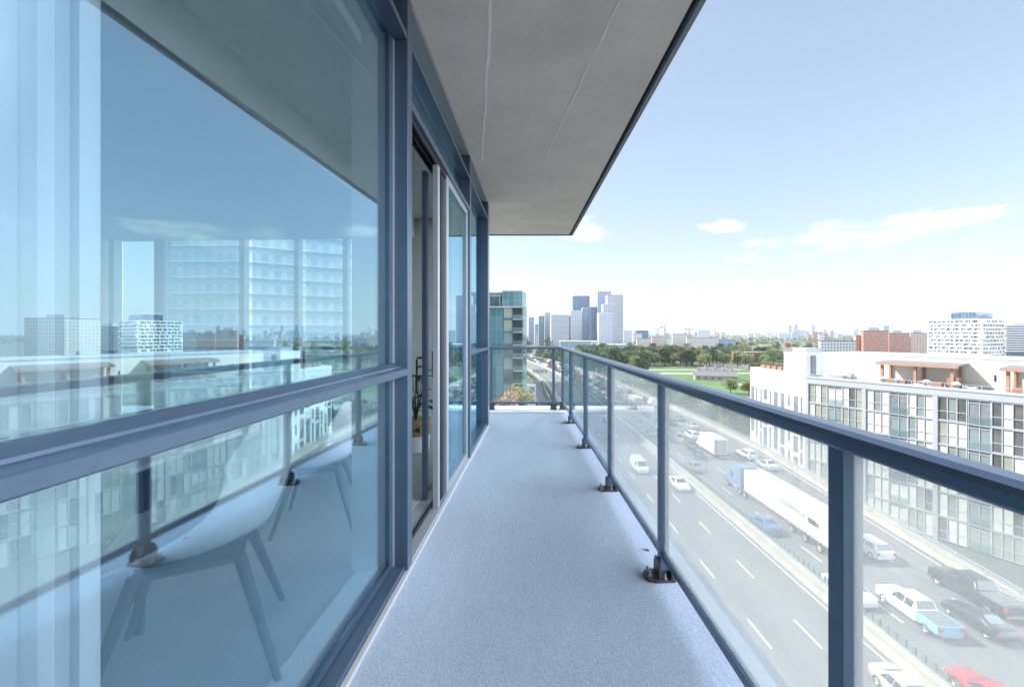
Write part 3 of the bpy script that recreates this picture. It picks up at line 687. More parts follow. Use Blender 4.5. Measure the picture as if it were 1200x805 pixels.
# cranes
def crane(label, x, y0, D, h, jib, ang, col):
    e = thing('tower_crane', label, 'crane', (at(x, 0, D).x, D, GZ)); s = MB()
    for q in (-1, 1):
        for p_ in (-1, 1): s.box(q * 1.2 - .3, q * 1.2 + .3, p_ * 1.2 - .3, p_ * 1.2 + .3, 0, h)
    z = 0
    while z < h - 4: s.tube([(-1.2, -1.2, z), (1.2, -1.2, z + 4)], .25, 4); z += 4
    s.build('mast', col, e)
    a = R(ang); j = MB(); c_, s_ = math.cos(a) * jib, math.sin(a) * jib
    j.tube([(0, 0, h), (c_, 0, h + s_)], [.9, .4], 5); j.tube([(0, 0, h), (-10, 0, h + 1)], 1.1, 5); j.box(-12, -8, -1, 1, h - 2, h)
    j.tube([(0, 0, h), (0, 0, h + 7)], .5, 5); j.tube([(0, 0, h + 7), (c_ * .8, 0, h + s_ * .8)], .14, 4); j.tube([(0, 0, h + 7), (-9, 0, h + 1)], .14, 4)
    j.build('jib', col, e); MB().box(-1.5, 1.5, -2.6, -1.3, h - 3, h - .4).build('cab', 'white', e)
crane('red and white luffing crane with a steep raised jib above the mid-rises', 779, 0, 1000, 45, 30, 68, 'conc')
crane('small tower crane with a level jib left of the pale warehouse', 808, 0, 1100, 42, 24, 2, 'timber')
crane('faint grey luffing crane with raised jib right of the glass mid-rise', 838, 0, 1300, 42, 34, 62, 'bgrey')
crane('thin crane mast standing left of the tall red and white crane', 771, 0, 1200, 44, 14, 30, 'bgrey')

# ================================================================== TREES
def leaves(mb, c, r, n, size, rng):
    for _ in range(n):
        d = Vector((rng.gauss(0, 1), rng.gauss(0, 1), rng.gauss(0, 1))).normalized() * (r * rng.uniform(.55, 1.05))
        d.z *= .8; p = Vector(c) + d
        a = Vector((rng.gauss(0, 1), rng.gauss(0, 1), rng.gauss(0, 1))).normalized(); b = a.orthogonal().normalized(); k = size * rng.uniform(.6, 1.3)
        mb.quad([p - a * k, p + b * k * .7, p + a * k, p - b * k * .7])
def tree_proto(h, w, clumps, per, size, seed, fol, label, cat='tree', name='tree'):
    rng = random.Random(seed); e = thing(name, label, cat, (0, 0, GZ)); tr = MB(); th = h * .42
    tr.tube([(0, 0, 0), (.1, 0, th * .5), (0, .1, th), (.15, .1, h * .8)], [.32 * h / 10, .24 * h / 10, .18 * h / 10, .05], 7)
    cr = MB()
    for k in range(clumps):
        a = rng.uniform(0, 6.28); rr_ = w * .5 * rng.uniform(.1, .75); z = h * rng.uniform(.38, .86); rr_ *= 1.15 - abs(z / h - .55) * 1.2
        c = (math.cos(a) * rr_, math.sin(a) * rr_, z); tr.tube([(0, 0, th * rng.uniform(.7, 1.1)), (c[0] * .6, c[1] * .6, z * .85), c], [.1 * h / 10, .07 * h / 10, .02], 5, cap=False)
        leaves(cr, c, w * rng.uniform(.17, .28), per, size, rng)
    tr.build('trunk', 'trunk', e); cr.build('crown', fol, e, fix=False); return e
def place(proto, used, x, y, s, rz, label, group, z=GZ):
    o = proto if not used else copy_tree(proto)
    o.location = (x, y, z); o.scale = (s, s, s * random.uniform(.9, 1.1)); o.rotation_euler = (0, 0, rz); o['label'] = label; o['group'] = group
    return o
kinds = [('f_green1', 'mid green', 11), ('f_dark', 'dark green', 12), ('f_green2', 'light green', 10), ('f_yellow', 'yellow', 9), ('f_olive', 'olive brown', 10), ('f_orange', 'orange', 9)]
protos = []
for i, (f, nm, h) in enumerate(kinds):
    protos.append([tree_proto(h, h * .95, 15, 95, .42, 40 + i, f, nm), False, nm])
rt = random.Random(9)
def tree_at(x, y, ki, s, where):
    pr = protos[ki]; place(pr[0], pr[1], x, y, s, rt.uniform(0, 6.28), '%s tree %s' % (pr[2], where), '%s trees %s' % (pr[2], where)); pr[1] = True
for k in range(150):    # belt behind the lawn
    D = rt.uniform(390, 520) if k < 110 else rt.uniform(520, 680); X = rt.uniform(.14, .62) * D
    tree_at(X, D, rt.choice((0, 1, 0, 2, 2, 2)) if X / D < .36 else rt.choice((0, 2, 4, 3, 2, 4)), rt.uniform(1.1, 1.6), 'in the belt behind the park lawn')
for k in range(26):    # nearer edge of the belt
    D = rt.uniform(330, 395); X = rt.uniform(.16, .5) * D
    if X > 84 and D < 372: D = rt.uniform(388, 400)
    tree_at(X, D, rt.choice((0, 1, 1, 2, 4)), rt.uniform(1.0, 1.35), 'in the belt behind the park lawn')
for k in range(34):    # far left of the belt, along the expressway
    D = rt.uniform(300, 620); X = xright(D) + rt.uniform(8, 60); tree_at(X, D, rt.choice((0, 1, 1, 2)), rt.uniform(.8, 1.2), 'beside the far bend of the expressway')
for k in range(30):    # slope beside the loft block
    D = rt.uniform(104, 225); X = 53 + rt.uniform(0, 1) * (6 + (D - 100) * .12); tree_at(X, D, rt.choice((0, 1, 2, 2)), rt.uniform(.55, .8), 'on the slope past the white block')
for X, D, ki, s in ((113, 208, 3, .85), (107, 214, 2, .8), (168, 300, 0, 1.0), (176, 290, 1, .9), (185, 310, 2, 1), (196, 330, 0, 1.1), (205, 350, 4, 1.), (160, 372, 4, 1.1), (150, 380, 4, 1.0), (186, 360, 4, 1.1)):
    tree_at(X, D, ki, s, 'at the edge of the park lawn')
for k in range(45):    # scattered among the buildings
    D = rt.uniform(560, 1000); X = rt.uniform(.45, 1.0) * D; tree_at(X, D, rt.choice((3, 2, 4, 5, 0)), rt.uniform(1, 1.5), 'among the rooftops in the distance')
for X, D in ((-12, 75), (-9, 82)): pass
# autumn trees by the glass tower
for X, D, f, nm, h, sd in ((.1, 82, 'f_yellow', 'tall yellow autumn tree in front of the teal tower', 22.3, 71), (-2.4, 78, 'f_orange', 'tall orange autumn tree left of the yellow one', 21.5, 72)):
    e = tree_proto(h, 6.8, 26, 130, .26, sd, f, nm, 'tree', 'autumn_tree'); e.location = (X, D, GZ)
# far woods
wd = MB(); rng = random.Random(77)
for k in range(2600):
    D = rng.uniform(1000, 4200); X = rng.uniform(-.3, 1.9) * D; leaves(wd, (X, D, GZ + rng.uniform(3, 11)), rng.uniform(6, 13), 9, 5.0, rng)
tag(wd.build('distant_woods', 'f_green1', fix=False), 'green tree cover stretching to the horizon', 'woods', kind='stuff')
g = MB()
pts = [(-4000 + 400 * k, 26 + 9 * math.sin(k * .9) + 6 * math.sin(k * 2.3)) for k in range(34)]
for (a, h1), (b, h2) in zip(pts, pts[1:]):
    g.quad([(a, 6500, GZ), (b, 6500, GZ), (b, 7000, GZ + h2), (a, 7000, GZ + h1)])
struct(g, 'hills', mat('hill_green', (.10, .14, .09), .95))

# ================================================================== VEHICLES
def wheel(e, x, y, r=.34, w=.22):
    s = 1 if x > 0 else -1
    T = lambda a, b, c: Vector((x + c * s, y + a, r + b))
    ty = MB(); ty.lathe([(r * .6, w / 2), (r * .93, w / 2), (r, w * .3), (r, -w * .3), (r * .93, -w / 2), (r * .6, -w / 2)], 18, T=T); o = ty.build('wheel', 'tyre', e, smooth=True)
    rm = MB(); rm.lathe([(0, w / 2 - .03), (r * .25, w / 2 - .015), (r * .5, w / 2 - .05), (r * .62, w / 2 - .01), (r * .62, -w / 2 + .02), (0, -w / 2 + .02)], 14, T=T); rm.build('rim', 'rim', o, smooth=True)
KST = {   # (y, half width, z bottom, z shoulder, half width top, z top)
 'sedan': [(2.3, .70, .30, .55, .60, .62), (2.15, .86, .22, .66, .74, .72), (1.2, .91, .2, .84, .76, .92), (.95, .91, .2, .88, .76, .96), (.2, .92, .2, .92, .60, 1.42), (-.75, .92, .2, .94, .60, 1.44), (-1.45, .91, .2, .95, .66, 1.06), (-2.1, .87, .25, .90, .72, .98), (-2.3, .74, .35, .6, .64, .7)],
 'suv': [(2.3, .76, .35, .7, .66, .8), (2.15, .92, .28, .85, .8, .95), (1.25, .95, .25, 1.0, .82, 1.1), (1.05, .95, .25, 1.05, .82, 1.14), (.35, .95, .25, 1.08, .68, 1.7), (-1.7, .95, .25, 1.12, .67, 1.72), (-2.2, .93, .3, 1.08, .74, 1.15), (-2.32, .84, .4, .75, .74, .85)],
 'pickup': [(2.85, .8, .4, .85, .7, .95), (2.7, .98, .32, 1.0, .86, 1.1), (1.65, 1.0, .3, 1.15, .88, 1.24), (1.4, 1.0, .3, 1.18, .86, 1.28), (.75, 1.0, .3, 1.2, .70, 1.86), (-.75, 1.0, .3, 1.2, .70, 1.88), (-1.0, 1.0, .3, 1.2, .8, 1.22), (-1.02, 1.0, .3, 1.2, .9, 1.21)],
 'van': [(2.7, .8, .35, .8, .7, .95), (2.5, .96, .3, 1.0, .84, 1.12), (2.1, .98, .28, 1.12, .86, 1.25), (1.45, 1.0, .28, 1.2, .78, 2.05), (-2.45, 1.0, .28, 1.25, .80, 2.12), (-2.65, .98, .3, 1.25, .78, 2.0)]}
KWIN = {'sedan': (3, 4, 5, 6), 'suv': (3, 4, 5, 6), 'pickup': (3, 4, 5, 6), 'van': (2, 3, 4, 5)}
def ring(st):
    y, hw, zb, zs_, ht, zt_ = st
    h = [(hw * .9, zb), (hw, zb + .12), (hw, zs_ - .06), (hw * .985, zs_), (ht + (hw - ht) * .12, zt_ - (zt_ - zs_) * .12), (ht * .9, zt_), (ht * .4, zt_ + .03)]
    return [(a, y, b) for a, b in h] + [(-a, y, b) for a, b in h[::-1]]
def car_body(mb, st):
    rg = [ring(s) for s in st]; n = len(rg[0])
    for a, b in zip(rg, rg[1:]):
        for q in range(n): mb.quad([a[q], a[(q + 1) % n], b[(q + 1) % n], b[q]])
    mb.quad(rg[0]); mb.quad(rg[-1][::-1])
def lerp(a, b, t): return tuple(x + (y - x) * t for x, y in zip(a, b))
def make_car(kind, paint, label, cat, group=None):
    e = thing({'sedan': 'parked_car', 'suv': 'suv', 'pickup': 'pickup_truck', 'van': 'delivery_van'}[kind] if kind != 'sedan' else 'car', label, cat, (0, 0, 0), 0, group)
    st = KST[kind]; b = MB(); car_body(b, st); b.build('body', 'c_' + paint, e, smooth=True)
    i0, i1, i2, i3 = KWIN[kind]
    def side(sg):
        w = MB()
        def pt(s, f):   # f 0 belt .. 1 roof
            y, hw, zb, zs_, ht, zt_ = s; z = zs_ + .02 + (zt_ - .1 - zs_ - .02) * f; x = hw + .012 + (ht + (hw - ht) * .12 - hw) * (z - zs_) / max(zt_ - (zt_ - zs_) * .12 - zs_, .01); return (sg * x, y, z)
        A, B, C, Dd = st[i0], st[i1], st[i2], st[i3]
        ft = lambda s1, s2, t: lerp(s1, s2, t)
        midn = 1 if kind == 'van' else 2
        lo = lambda s: pt(s, 0.05); hi = lambda s: pt(s, .95)
        f1 = ft(A, B, .35)
        w.quad([lo(f1), lo(B), hi(B)])
        if kind == 'van': cuts = [(0, .22)]
        elif kind == 'pickup': cuts = [(0.02, .46), (.52, .97)]
        else: cuts = [(.02, .46), (.52, .97)]
        for a, c_ in cuts: w.quad([lo(ft(B, C, a)), lo(ft(B, C, c_)), hi(ft(B, C, c_)), hi(ft(B, C, a))])
        if kind == 'sedan': w.quad([lo(C), lo(ft(C, Dd, .6)), hi(C)])
        if kind == 'suv': w.quad([lo(C), lo(ft(C, Dd, .5)), hi(C)])
        w.build('side_window', 'carglass', e)
    side(1); side(-1)
    def screen(a, b_, name, lo, hi):
        w = MB(); A, B = st[a], st[b_]
        def top(s, f): return (s[4] * .93 * f, s[0], s[5] + .035)
        s1, s2 = lerp(A, B, lo), lerp(A, B, hi); d = .03 if b_ == i1 else -.03
        w.quad([(s1[4] * .9, s1[0] + d, s1[5] + .02), (-s1[4] * .9, s1[0] + d, s1[5] + .02), (-s2[4] * .9, s2[0] + d, s2[5] + .03), (s2[4] * .9, s2[0] + d, s2[5] + .03)])
        w.build(name, 'carglass', e)
    screen(i0, i1, 'windscreen', .06, .93); screen(i3, i2, 'rear_window', .12 if kind != 'van' else .0, .9)
    zf = st[1][3] - .1; f = st[1][0]; r = st[-2][0] if kind != 'pickup' else -2.85; zr = (st[-2][3] - .15) if kind != 'pickup' else 1.0
    for sg in (-1, 1):
        MB().box(sg * (st[1][1] - .2) - .17, sg * (st[1][1] - .2) + .17, f - .05, f + .1, zf - .1, zf + .05).build('headlight', 'lamp_white', e, bevel=.02)
        MB().box(sg * (st[1][1] - .14) - .12, sg * (st[1][1] - .14) + .12, r - .14, r + .03, zr - .12, zr + .1).build('taillight', 'lamp_red', e, bevel=.02)
    wb_ = {'sedan': (1.42, -1.38), 'suv': (1.42, -1.42), 'pickup': (1.9, -1.85), 'van': (1.75, -1.75)}[kind]; rr_ = .34 if kind == 'sedan' else .39
    for y in wb_:
        for sg in (-1, 1): wheel(e, sg * (st[3][1] - .1), y, rr_)
    if kind == 'pickup':
        bd = MB()
        for sg in (-1, 1): bd.box(sg * .93 - .07, sg * .93 + .07, -2.85, -1.03, .55, 1.22)
        bd.box(-.86, .86, -2.87, -2.78, .55, 1.2); bd.box(-.86, .86, -2.78, -1.03, .55, .75); bd.build('bed', 'c_' + paint, e, bevel=.03)
        MB().box(-.8, .8, -2.97, -2.88, .42, .6).build('bumper', 'rim', e)
        cv = MB()
        for k in range(4): cv.box(-.85, .85, -2.77 + k * .435, -2.37 + k * .435, 1.19, 1.235)
        cv.build('bed_cover', 'c_grey', e)
    return e
def put(e, X, D, face=1, s=1, z=0.004):
    e.location = (X, D, z); e.rotation_euler = (0, 0, 0 if face > 0 else math.pi); e.scale = (s, s, s); return e
GP = 'vehicles on the expressway'
put(make_car('van', 'white', 'white van with a raised roof coming toward us in the left lanes', 'van', GP), 20.6, 72, -1, .95)
put(make_car('sedan', 'white', 'white car coming toward us beside the median behind a railing post', 'car', GP), 24.3, 64, -1)
put(make_car('sedan', 'beige', 'pale car at the bottom of the frame in the left lanes by the near post', 'car', GP), 24.4, 26.5, -1)
put(make_car('suv', 'black', 'dark car ahead of the white box truck on the far part of the road', 'car', GP), 31.5, 112)
put(make_car('sedan', 'navy', 'dark blue car beside the far dark suv', 'car', GP), 36.2, 119)
put(make_car('sedan', 'white', 'small white car half hidden behind a railing post', 'car', GP), 34.0, 103)
put(make_car('sedan', 'white', 'white car far up the median lane in the second clear panel', 'car', GP), 31.3, 150)
put(make_car('sedan', 'grey', 'dark grey car in the lane nearest the far barrier', 'car', GP), 43, 113)
put(make_car('suv', 'beige', 'beige suv behind the post and next to the dark car', 'car', GP), 34.3, 92)
put(make_car('suv', 'black', 'black suv just behind the beige one', 'car', GP), 34.6, 86)
put(make_car('suv', 'white', 'white suv beside the red car', 'car', GP), 38.6, 94)
put(make_car('sedan', 'red', 'dull red car next to the white suv', 'car', GP), 43, 96)
put(make_car('sedan', 'navy', 'dark blue car level with the short white box truck', 'car', GP), 33.7, 79.5)
put(make_car('sedan', 'grey', 'dark grey car in the lane beside the median behind the lorry cab', 'car', GP), 29.9, 72)
put(make_car('suv', 'white', 'white hatchback in the far lane beyond the lorry cab', 'car', GP), 42.6, 79)
put(make_car('sedan', 'silver', 'silver car with a dark rear window following the white hatchback', 'car', GP), 42.9, 73.2)
put(make_car('sedan', 'blue', 'bright blue car beside the median near the long white trailer', 'car', GP), 29.3, 50.5)
put(make_car('sedan', 'white', 'white car beside the median half covered by the near railing post', 'car', GP), 29.2, 37.6)
put(make_car('suv', 'white', 'white suv with dark rear window right of the near railing post', 'car', GP), 37.0, 45)
pk = put(make_car('pickup', 'white', 'white pickup with a pale blue bed under a ribbed grey cover', 'pickup', GP), 32.3, 34.6)
for c in pk.children:
    if c.name.startswith('bed') and 'cover' not in c.name: c.data.materials[0] = M['c_paleblue']; c['label'] = 'pale blue pickup bed'
put(make_car('sedan', 'black', 'black car right of the white and blue pickup', 'car', GP), 36.3, 33.6)
put(make_car('pickup', 'black', 'long black pickup with a covered bed in the lane nearest the loft block', 'pickup', GP), 39.6, 37.0, 1, 1.12)
put(make_car('sedan', 'red', 'red car at the bottom edge of the picture', 'car', GP), 29.4, 26.4)
put(make_car('suv', 'grey', 'grey suv in the shade lane far up the left carriageway', 'car', GP), 17, 130, -1)
for k_, c_, lab, X_, D_ in (('sedan', 'silver', 'silver car between the red car and the dark grey one farther on', 42.7, 104), ('suv', 'navy', 'dark suv in the middle lane beyond the white suv', 38.8, 108), ('sedan', 'black', 'black car in the far lane level with the farthest box truck', 43.2, 126),
        ('sedan', 'grey', 'grey car beside the median just beyond the railing post', 30.0, 96), ('suv', 'silver', 'silver suv in the lane beside the median far beyond the posts', 30.4, 128), ('sedan', 'white', 'white car in the third lane beyond the navy one', 35.0, 131), ('sedan', 'silver', 'silver car coming toward us far up the left carriageway', 23.9, 112),
        ('van', 'white', 'white van in the far lane beside the traffic queue', 43.6, 138), ('sedan', 'black', 'black car in the middle lane in front of the lorry cab', 38.3, 70.5)):
    put(make_car(k_, c_, lab, 'van' if k_ == 'van' else 'car', GP), X_, D_, -1 if X_ < 27 else 1)
# box trucks
def box_truck(X, D, label, ln=6.2):
    e = thing('box_truck', label, 'truck', (X, D, 0.004), 0, GP)
    c = MB(); c.extrude([(ln / 2 + 2.2, .5), (ln / 2 + 2.25, 1.3), (ln / 2 + 1.5, 1.6), (ln / 2 + 1.1, 2.5), (ln / 2 + .1, 2.6), (ln / 2 + .1, .5)], (-1.05, 0, 0), (1.05, 0, 0), (0, 1, 0)); c.build('cab', 'c_white', e, bevel=.06)
    MB().box(-1.25, 1.25, -ln / 2, ln / 2, .95, 3.7).build('cargo_box', 'c_trailer', e, bevel=.03)
    MB().quad([(-.95, ln / 2 + 1.54, 1.62), (.95, ln / 2 + 1.54, 1.62), (.95, ln / 2 + 1.16, 2.42), (-.95, ln / 2 + 1.16, 2.42)]).build('windscreen', 'carglass', e)
    MB().box(-.5, .5, -ln / 2, ln / 2 + .2, .6, .94).build('chassis', 'dark', e)
    MB().box(-1.1, 1.1, -ln / 2 - .04, -ln / 2 - .005, 1.1, 3.5).build('rear_door', 'c_silver', e)
    for sg in (-1, 1):
        MB().box(sg * .95 - .12, sg * .95 + .12, -ln / 2 - .06, -ln / 2 - .01, .75, .92).build('taillight', 'lamp_red', e)
        wheel(e, sg * 1.02, ln / 2 + 1.3, .45, .28); wheel(e, sg * 1.05, -ln / 2 + 1.4, .45, .4)
box_truck(37.2, 81, 'short white box truck in the far lanes behind the lorry cab')
box_truck(36.6, 132, 'large white box truck farthest up the road in the second clear panel', 7.5)
# semi trailer
e = thing('semi_truck', 'blue lorry pulling a very long white box trailer with lettering', 'lorry', (33.0, 51.5, .004), 0, GP)
tb = MB(); tb.box(-1.3, 1.3, -8.1, 8.1, 1.15, 4.05); tr_ = tb.build('trailer', 'c_trailer', e, bevel=.04)
s = MB(); 
for x in (-1.31, 1.31): s.box(x - .015, x + .015, -8.1, 8.1, 1.14, 1.2); s.box(x - .015, x + .015, -8.1, 8.1, 3.98, 4.04)
s.build('trim_rail', 'bgrey', tr_)
s = MB()
for k in range(27): s.box(-1.325, -1.3, -7.9 + k * .6, -7.6 + k * .6, 1.22, 1.34)
s.build('reflector_strip', 'lamp_red', tr_)
cu = bpy.data.curves.new('lettering', 'FONT'); cu.body = 'LOGOINVILLE'; cu.size = .78; cu.offset = .012; cu.extrude = .004; cu.align_x = 'CENTER'; cu.space_character = 1.1
tx = bpy.data.objects.new('lettering', cu); COL.objects.link(tx); tx.parent = tr_; cu.materials.append(M['c_grey'])
tm = bpy.data.meshes.new_from_object(tx.evaluated_get(bpy.context.evaluated_depsgraph_get())); bpy.data.objects.remove(tx)
tx = bpy.data.objects.new('lettering', tm); COL.objects.link(tx); tx.parent = tr_
tx.rotation_euler = (R(90), 0, R(-90)); tx.location = (-1.335, -2.0, 2.75)
MB().box(-1.335, -1.31, -6.3, -5.0, 2.5, 3.1).build('emblem', 'dark', tr_); MB().box(-1.337, -1.31, -6.75, -6.35, 2.5, 3.0).build('emblem', 'c_red', tr_)
MB().box(-.55, .55, -8, 11.5, .75, 1.1).build('chassis', 'dark', e)
cb = MB(); cb.extrude([(14.2, .55), (14.25, 1.5), (12.9, 1.8), (12.4, 2.75), (11.3, 3.8), (9.3, 3.9), (9.3, .9), (12, .7)], (-1.2, 0, 0), (1.2, 0, 0), (0, 1, 0)); cb.build('cab', 'c_cab', e, bevel=.08)
MB().quad([(-1.05, 12.95, 1.85), (1.05, 12.95, 1.85), (1.05, 12.46, 2.7), (-1.05, 12.46, 2.7)]).build('windscreen', 'carglass', e)
MB().box(-1.23, -1.2, 11.3, 12.2, 1.9, 2.6).build('side_window', 'carglass', e)
MB().tube([(-1.1, 11.0, .8), (-1.1, 9.9, .8)], .32, 12).build('fuel_tank', 'rim', e)
for y in (-6.7, -4.4, -2.1, 9.4, 8.1, 13.1):
    for sg in (-1, 1): wheel(e, sg * 1.1, y, .5, .36)
# queue further up
qp = [make_car(k, c, 'car', 'car') for k, c in (('sedan', 'black'), ('sedan', 'white'), ('suv', 'grey'), ('suv', 'silver'), ('sedan', 'red'), ('van', 'white'), ('sedan', 'navy'))]
used = [False] * len(qp); rq = random.Random(4); first = {}
cols = ['black', 'white', 'grey', 'silver', 'red', 'white', 'navy']
for lane in (29.3, 32.6, 36.1, 39.6, 43.4):
    D = 138 + rq.uniform(0, 10)
    while D < 470:
        i = rq.randrange(len(qp)) if rq.random() < .8 else 0
        if abs(lane - 36.1) < 1 and D < 150 or (lane < 30 and D < 158): D += 12; continue
        o = qp[i] if not used[i] else copy_tree(qp[i]); used[i] = True
        o.location = (lane + off(D) + rq.uniform(-.2, .2), D, .004); o.rotation_euler = (0, 0, math.atan(-2 * -.00043 * max(0, min(D, 380) - 150)))
        o['label'] = 'small %s %s in the traffic queue toward the far bend' % (cols[i], 'van' if i == 5 else 'car'); o['group'] = '%s queueing vehicles toward the bend' % cols[i]
        D += rq.uniform(7, 12) if D > 200 else rq.uniform(9, 19)

# ================================================================== OWN BUILDING
t = thing('apartment_tower', 'the tower this balcony belongs to, pale floors above and below', 'tower', (-6, -5, GZ)); I = Matrix.Translation((6, 5, -GZ))
tp(MB().box(-14, 6.2, -12, -.12, GZ, ZF - .25, T=lambda a, b, c: (lambda v: Vector((v.x, v.y, c)))(WT(a, b, 0))), 'lower_wall', FM['paleglass'])
tp(MB().box(-14, 6.2, -12, -.12, ZF + 3.5, ZF + 18, T=lambda a, b, c: (lambda v: Vector((v.x, v.y, c)))(WT(a, b, 0))), 'upper_wall', FM['paleglass'])
# balcony slab
sl = MB(); sl.box(-9, .985, -4, 7.87, ZF - .24, ZF); 
struct(sl, 'balcony_floor', 'floor')
ed = MB(); ed.box(.986, 1.03, -4, 7.9, ZF - .24, ZF - .004); struct(ed, 'floor_edge', 'edge')
ed = MB(); ed.box(-8, .79, 7.13, 7.19, ZF + .001, ZF + .013); struct(ed, 'floor_drip_strip', 'strip')
cu_ = MB(); wbox(cu_, -4, 6.15, -.027, 0, .001, .02); struct(cu_, 'wall_curb', 'strip', bevel=.004)
# soffit
CZ = 3.25
so = MB(); so.box(-9, 1.012, -4, 8.27, ZF + CZ, ZF + CZ + .22); struct(so, 'ceiling', 'soffit')
so = MB(); so.box(1.05, 1.085, -4, 8.33, ZF + CZ - .012, ZF + CZ + .24); so.box(-9, 1.05, 8.30, 8.33, ZF + CZ - .012, ZF + CZ + .24); struct(so, 'ceiling_edge_trim', 'edge')
so = MB(); so.box(1.013, 1.05, -4, 8.27, ZF + CZ + .03, ZF + CZ + .2); so.box(-9, 1.05, 8.271, 8.30, ZF + CZ + .02, ZF + CZ + .2); struct(so, 'ceiling_drip_groove', 'dark')
# cast seams on the soffit
rs = random.Random(8)
def seam(a, b, w=.03, h=.008, n=24):
    mb = MB(); a, b = Vector((*a, 0)), Vector((*b, 0)); d = (b - a); sd = Vector((-d.y, d.x, 0)).normalized(); prev = None
    for k in range(n + 1):
        p = a + d * (k / n) + sd * rs.uniform(-.006, .006); ww = w * rs.uniform(.5, 1.2); hh = h * .6 * rs.uniform(.5, 1.2)
        cur = [p - sd * ww / 2, p + sd * rs.uniform(-.1, .1) * ww, p + sd * ww / 2]
        cur = [(cur[0].x, cur[0].y, ZF + CZ + .001), (cur[1].x, cur[1].y, ZF + CZ - hh), (cur[2].x, cur[2].y, ZF + CZ + .001)]
        if prev: mb.quad([prev[0], prev[1], cur[1], cur[0]]); mb.quad([prev[1], prev[2], cur[2], cur[1]])
        prev = cur
    return mb
for nm, a, b, w, h in (('a', (-.02, 1.2), (-.4, 4.75), .045, .009), ('b', (.75, 1.2), (.31, 4.6), .03, .008), ('c', (-.45, 4.5), (1.0, 4.75), .012, .004), ('d', (-.43, 4.95), (1.0, 5.12), .012, .004), ('e', (-.42, 6.2), (1.0, 6.3), .012, .004), ('f', (.55, 5.2), (.42, 6.2), .02, .005), ('g', (.25, 3.35), (.62, 3.46), .008, .004)):
    struct(seam(a, b, w, h), 'ceiling_seam', 'seam')

lf_ = MB()
for k in range(6):
    a = k / 6; lf_.quad([(-.03 + .06 * a, -.008 * math.sin(3.14 * a), .004 + .006 * math.sin(6 * a)), (-.02 + .06 * a, -.008 * math.sin(3.14 * (a + .16)), .004 + .006 * math.sin(6 * a + 1)), (-.02 + .06 * a, .010 * math.sin(3.14 * (a + .16)), .008), (-.03 + .06 * a, .010 * math.sin(3.14 * a), .008)])
o = lf_.build('dry_leaf', 'trunk'); o.location = (.80 - .03 - .05, 2.62, ZF + .002); o.location.x = (762 - 606) * 2.62 / 500 - .03; o.rotation_euler = (0, 0, -.5); o.scale = (.8, .8, .8)
tag(o, 'small dry brown leaf on the balcony floor near a railing post', 'leaf')
# ------------------------------------------------------------------ railing
t = thing('balcony_railing', 'blue grey metal balcony railing with clear glass panels and bolted posts', 'railing', (.8, 2, ZF)); I = Matrix.Translation((-.8, -2, -ZF))
prof = [(-.045, .0), (.045, .0), (.05, .008), (.05, .028), (.042, .038), (.02, .044), (-.02, .044), (-.042, .038), (-.05, .028), (-.05, .008)]
RX, RD = .80, 7.5
hr = MB(); hr.extrude(prof, (RX, -2.2, ZF + 1.058), (RX, 3.905, ZF + 1.058), (1, 0, 0)); tp(hr, 'handrail', 'rail', bevel=.004)
hr = MB(); hr.extrude(prof, (RX, 3.912, ZF + 1.058), (RX, RD + .05, ZF + 1.058), (1, 0, 0)); tp(hr, 'handrail', 'rail', bevel=.004)
hr = MB(); hr.extrude(prof, (RX - .051, RD, ZF + 1.058), (-7, RD, ZF + 1.058), (0, 1, 0)); tp(hr, 'handrail', 'rail', bevel=.004)
def bracket(par, x, y, rot):
    m = MB(); T = lambda a, b, c: Vector((x + a * math.cos(rot) - b * math.sin(rot), y + a * math.sin(rot) + b * math.cos(rot), ZF + c))
    pts = [(-.105, -.02), (-.09, -.05), (-.05, -.062), (.05, -.055), (.05, .055), (-.05, .062), (-.09, .05), (-.105, .02)]
    A = [T(a, b, .001) for a, b in pts]; B = [T(a, b, .014) for a, b in pts]
    m.quad(B); n = len(pts)
    for k in range(n): m.quad([A[k], A[(k + 1) % n], B[(k + 1) % n], B[k]])
    for a in (-.037, .027):
        P = [(-.052, .014), (.052, .014), (.052, .07), (.03, .105), (-.03, .105), (-.052, .06)]
        q = [T(a, b, c) for b, c in P]; w = [T(a + .009, b, c) for b, c in P]; m.quad(q); m.quad(w[::-1])
        for k in range(6): m.quad([q[k], q[(k + 1) % 6], w[(k + 1) % 6], w[k]])
    m.build('bracket', 'steel', par)
    bm_ = MB()
    for a, b in ((-.078, -.02), (-.078, .03), (-.004, -.045), (-.004, .045)):
        bm_.lathe([(.011, .014), (.011, .024), (.006, .025), (.006, .045), (0, .046)], 6, T=lambda X_, Y_, Z_: T(a + X_, b + Y_, Z_))
    bm_.build('bolt', 'bolt', par)
pd = [-1.6, -.28, 1.04, 2.335, 3.645, 4.985, 6.355]
for D in pd:
    po = tp(MB().box(RX - .025, RX + .025, D - .025, D + .025, ZF + .045, ZF + 1.057), 'post', 'rail', bevel=.003); bracket(po, RX, D, 0)
for X in (RX, .64, -.45, -1.55, -2.65, -3.75, -4.85):
    po = tp(MB().box(X - .022, X + .022, RD - .022, RD + .022, ZF + .045, ZF + 1.057), 'post', 'rail', bevel=.003); bracket(po, X, RD, -math.pi / 2)
pdd = pd + [RD]
for a, b in zip(pdd, pdd[1:]):
    e0, e1 = a + .03, b - .03
    tp(MB().box(RX - .016, RX + .016, e0 - .004, e1 + .004, ZF + .115, ZF + .15), 'bottom_rail', 'rail')
    tp(MB().box(RX - .003, RX + .003, e0, e1, ZF + .151, ZF + 1.056), 'glass_panel', 'railglass' if b < 4.5 else 'railglass_clear')
XX = [RX, .64, -.45, -1.55, -2.65, -3.75, -4.85]
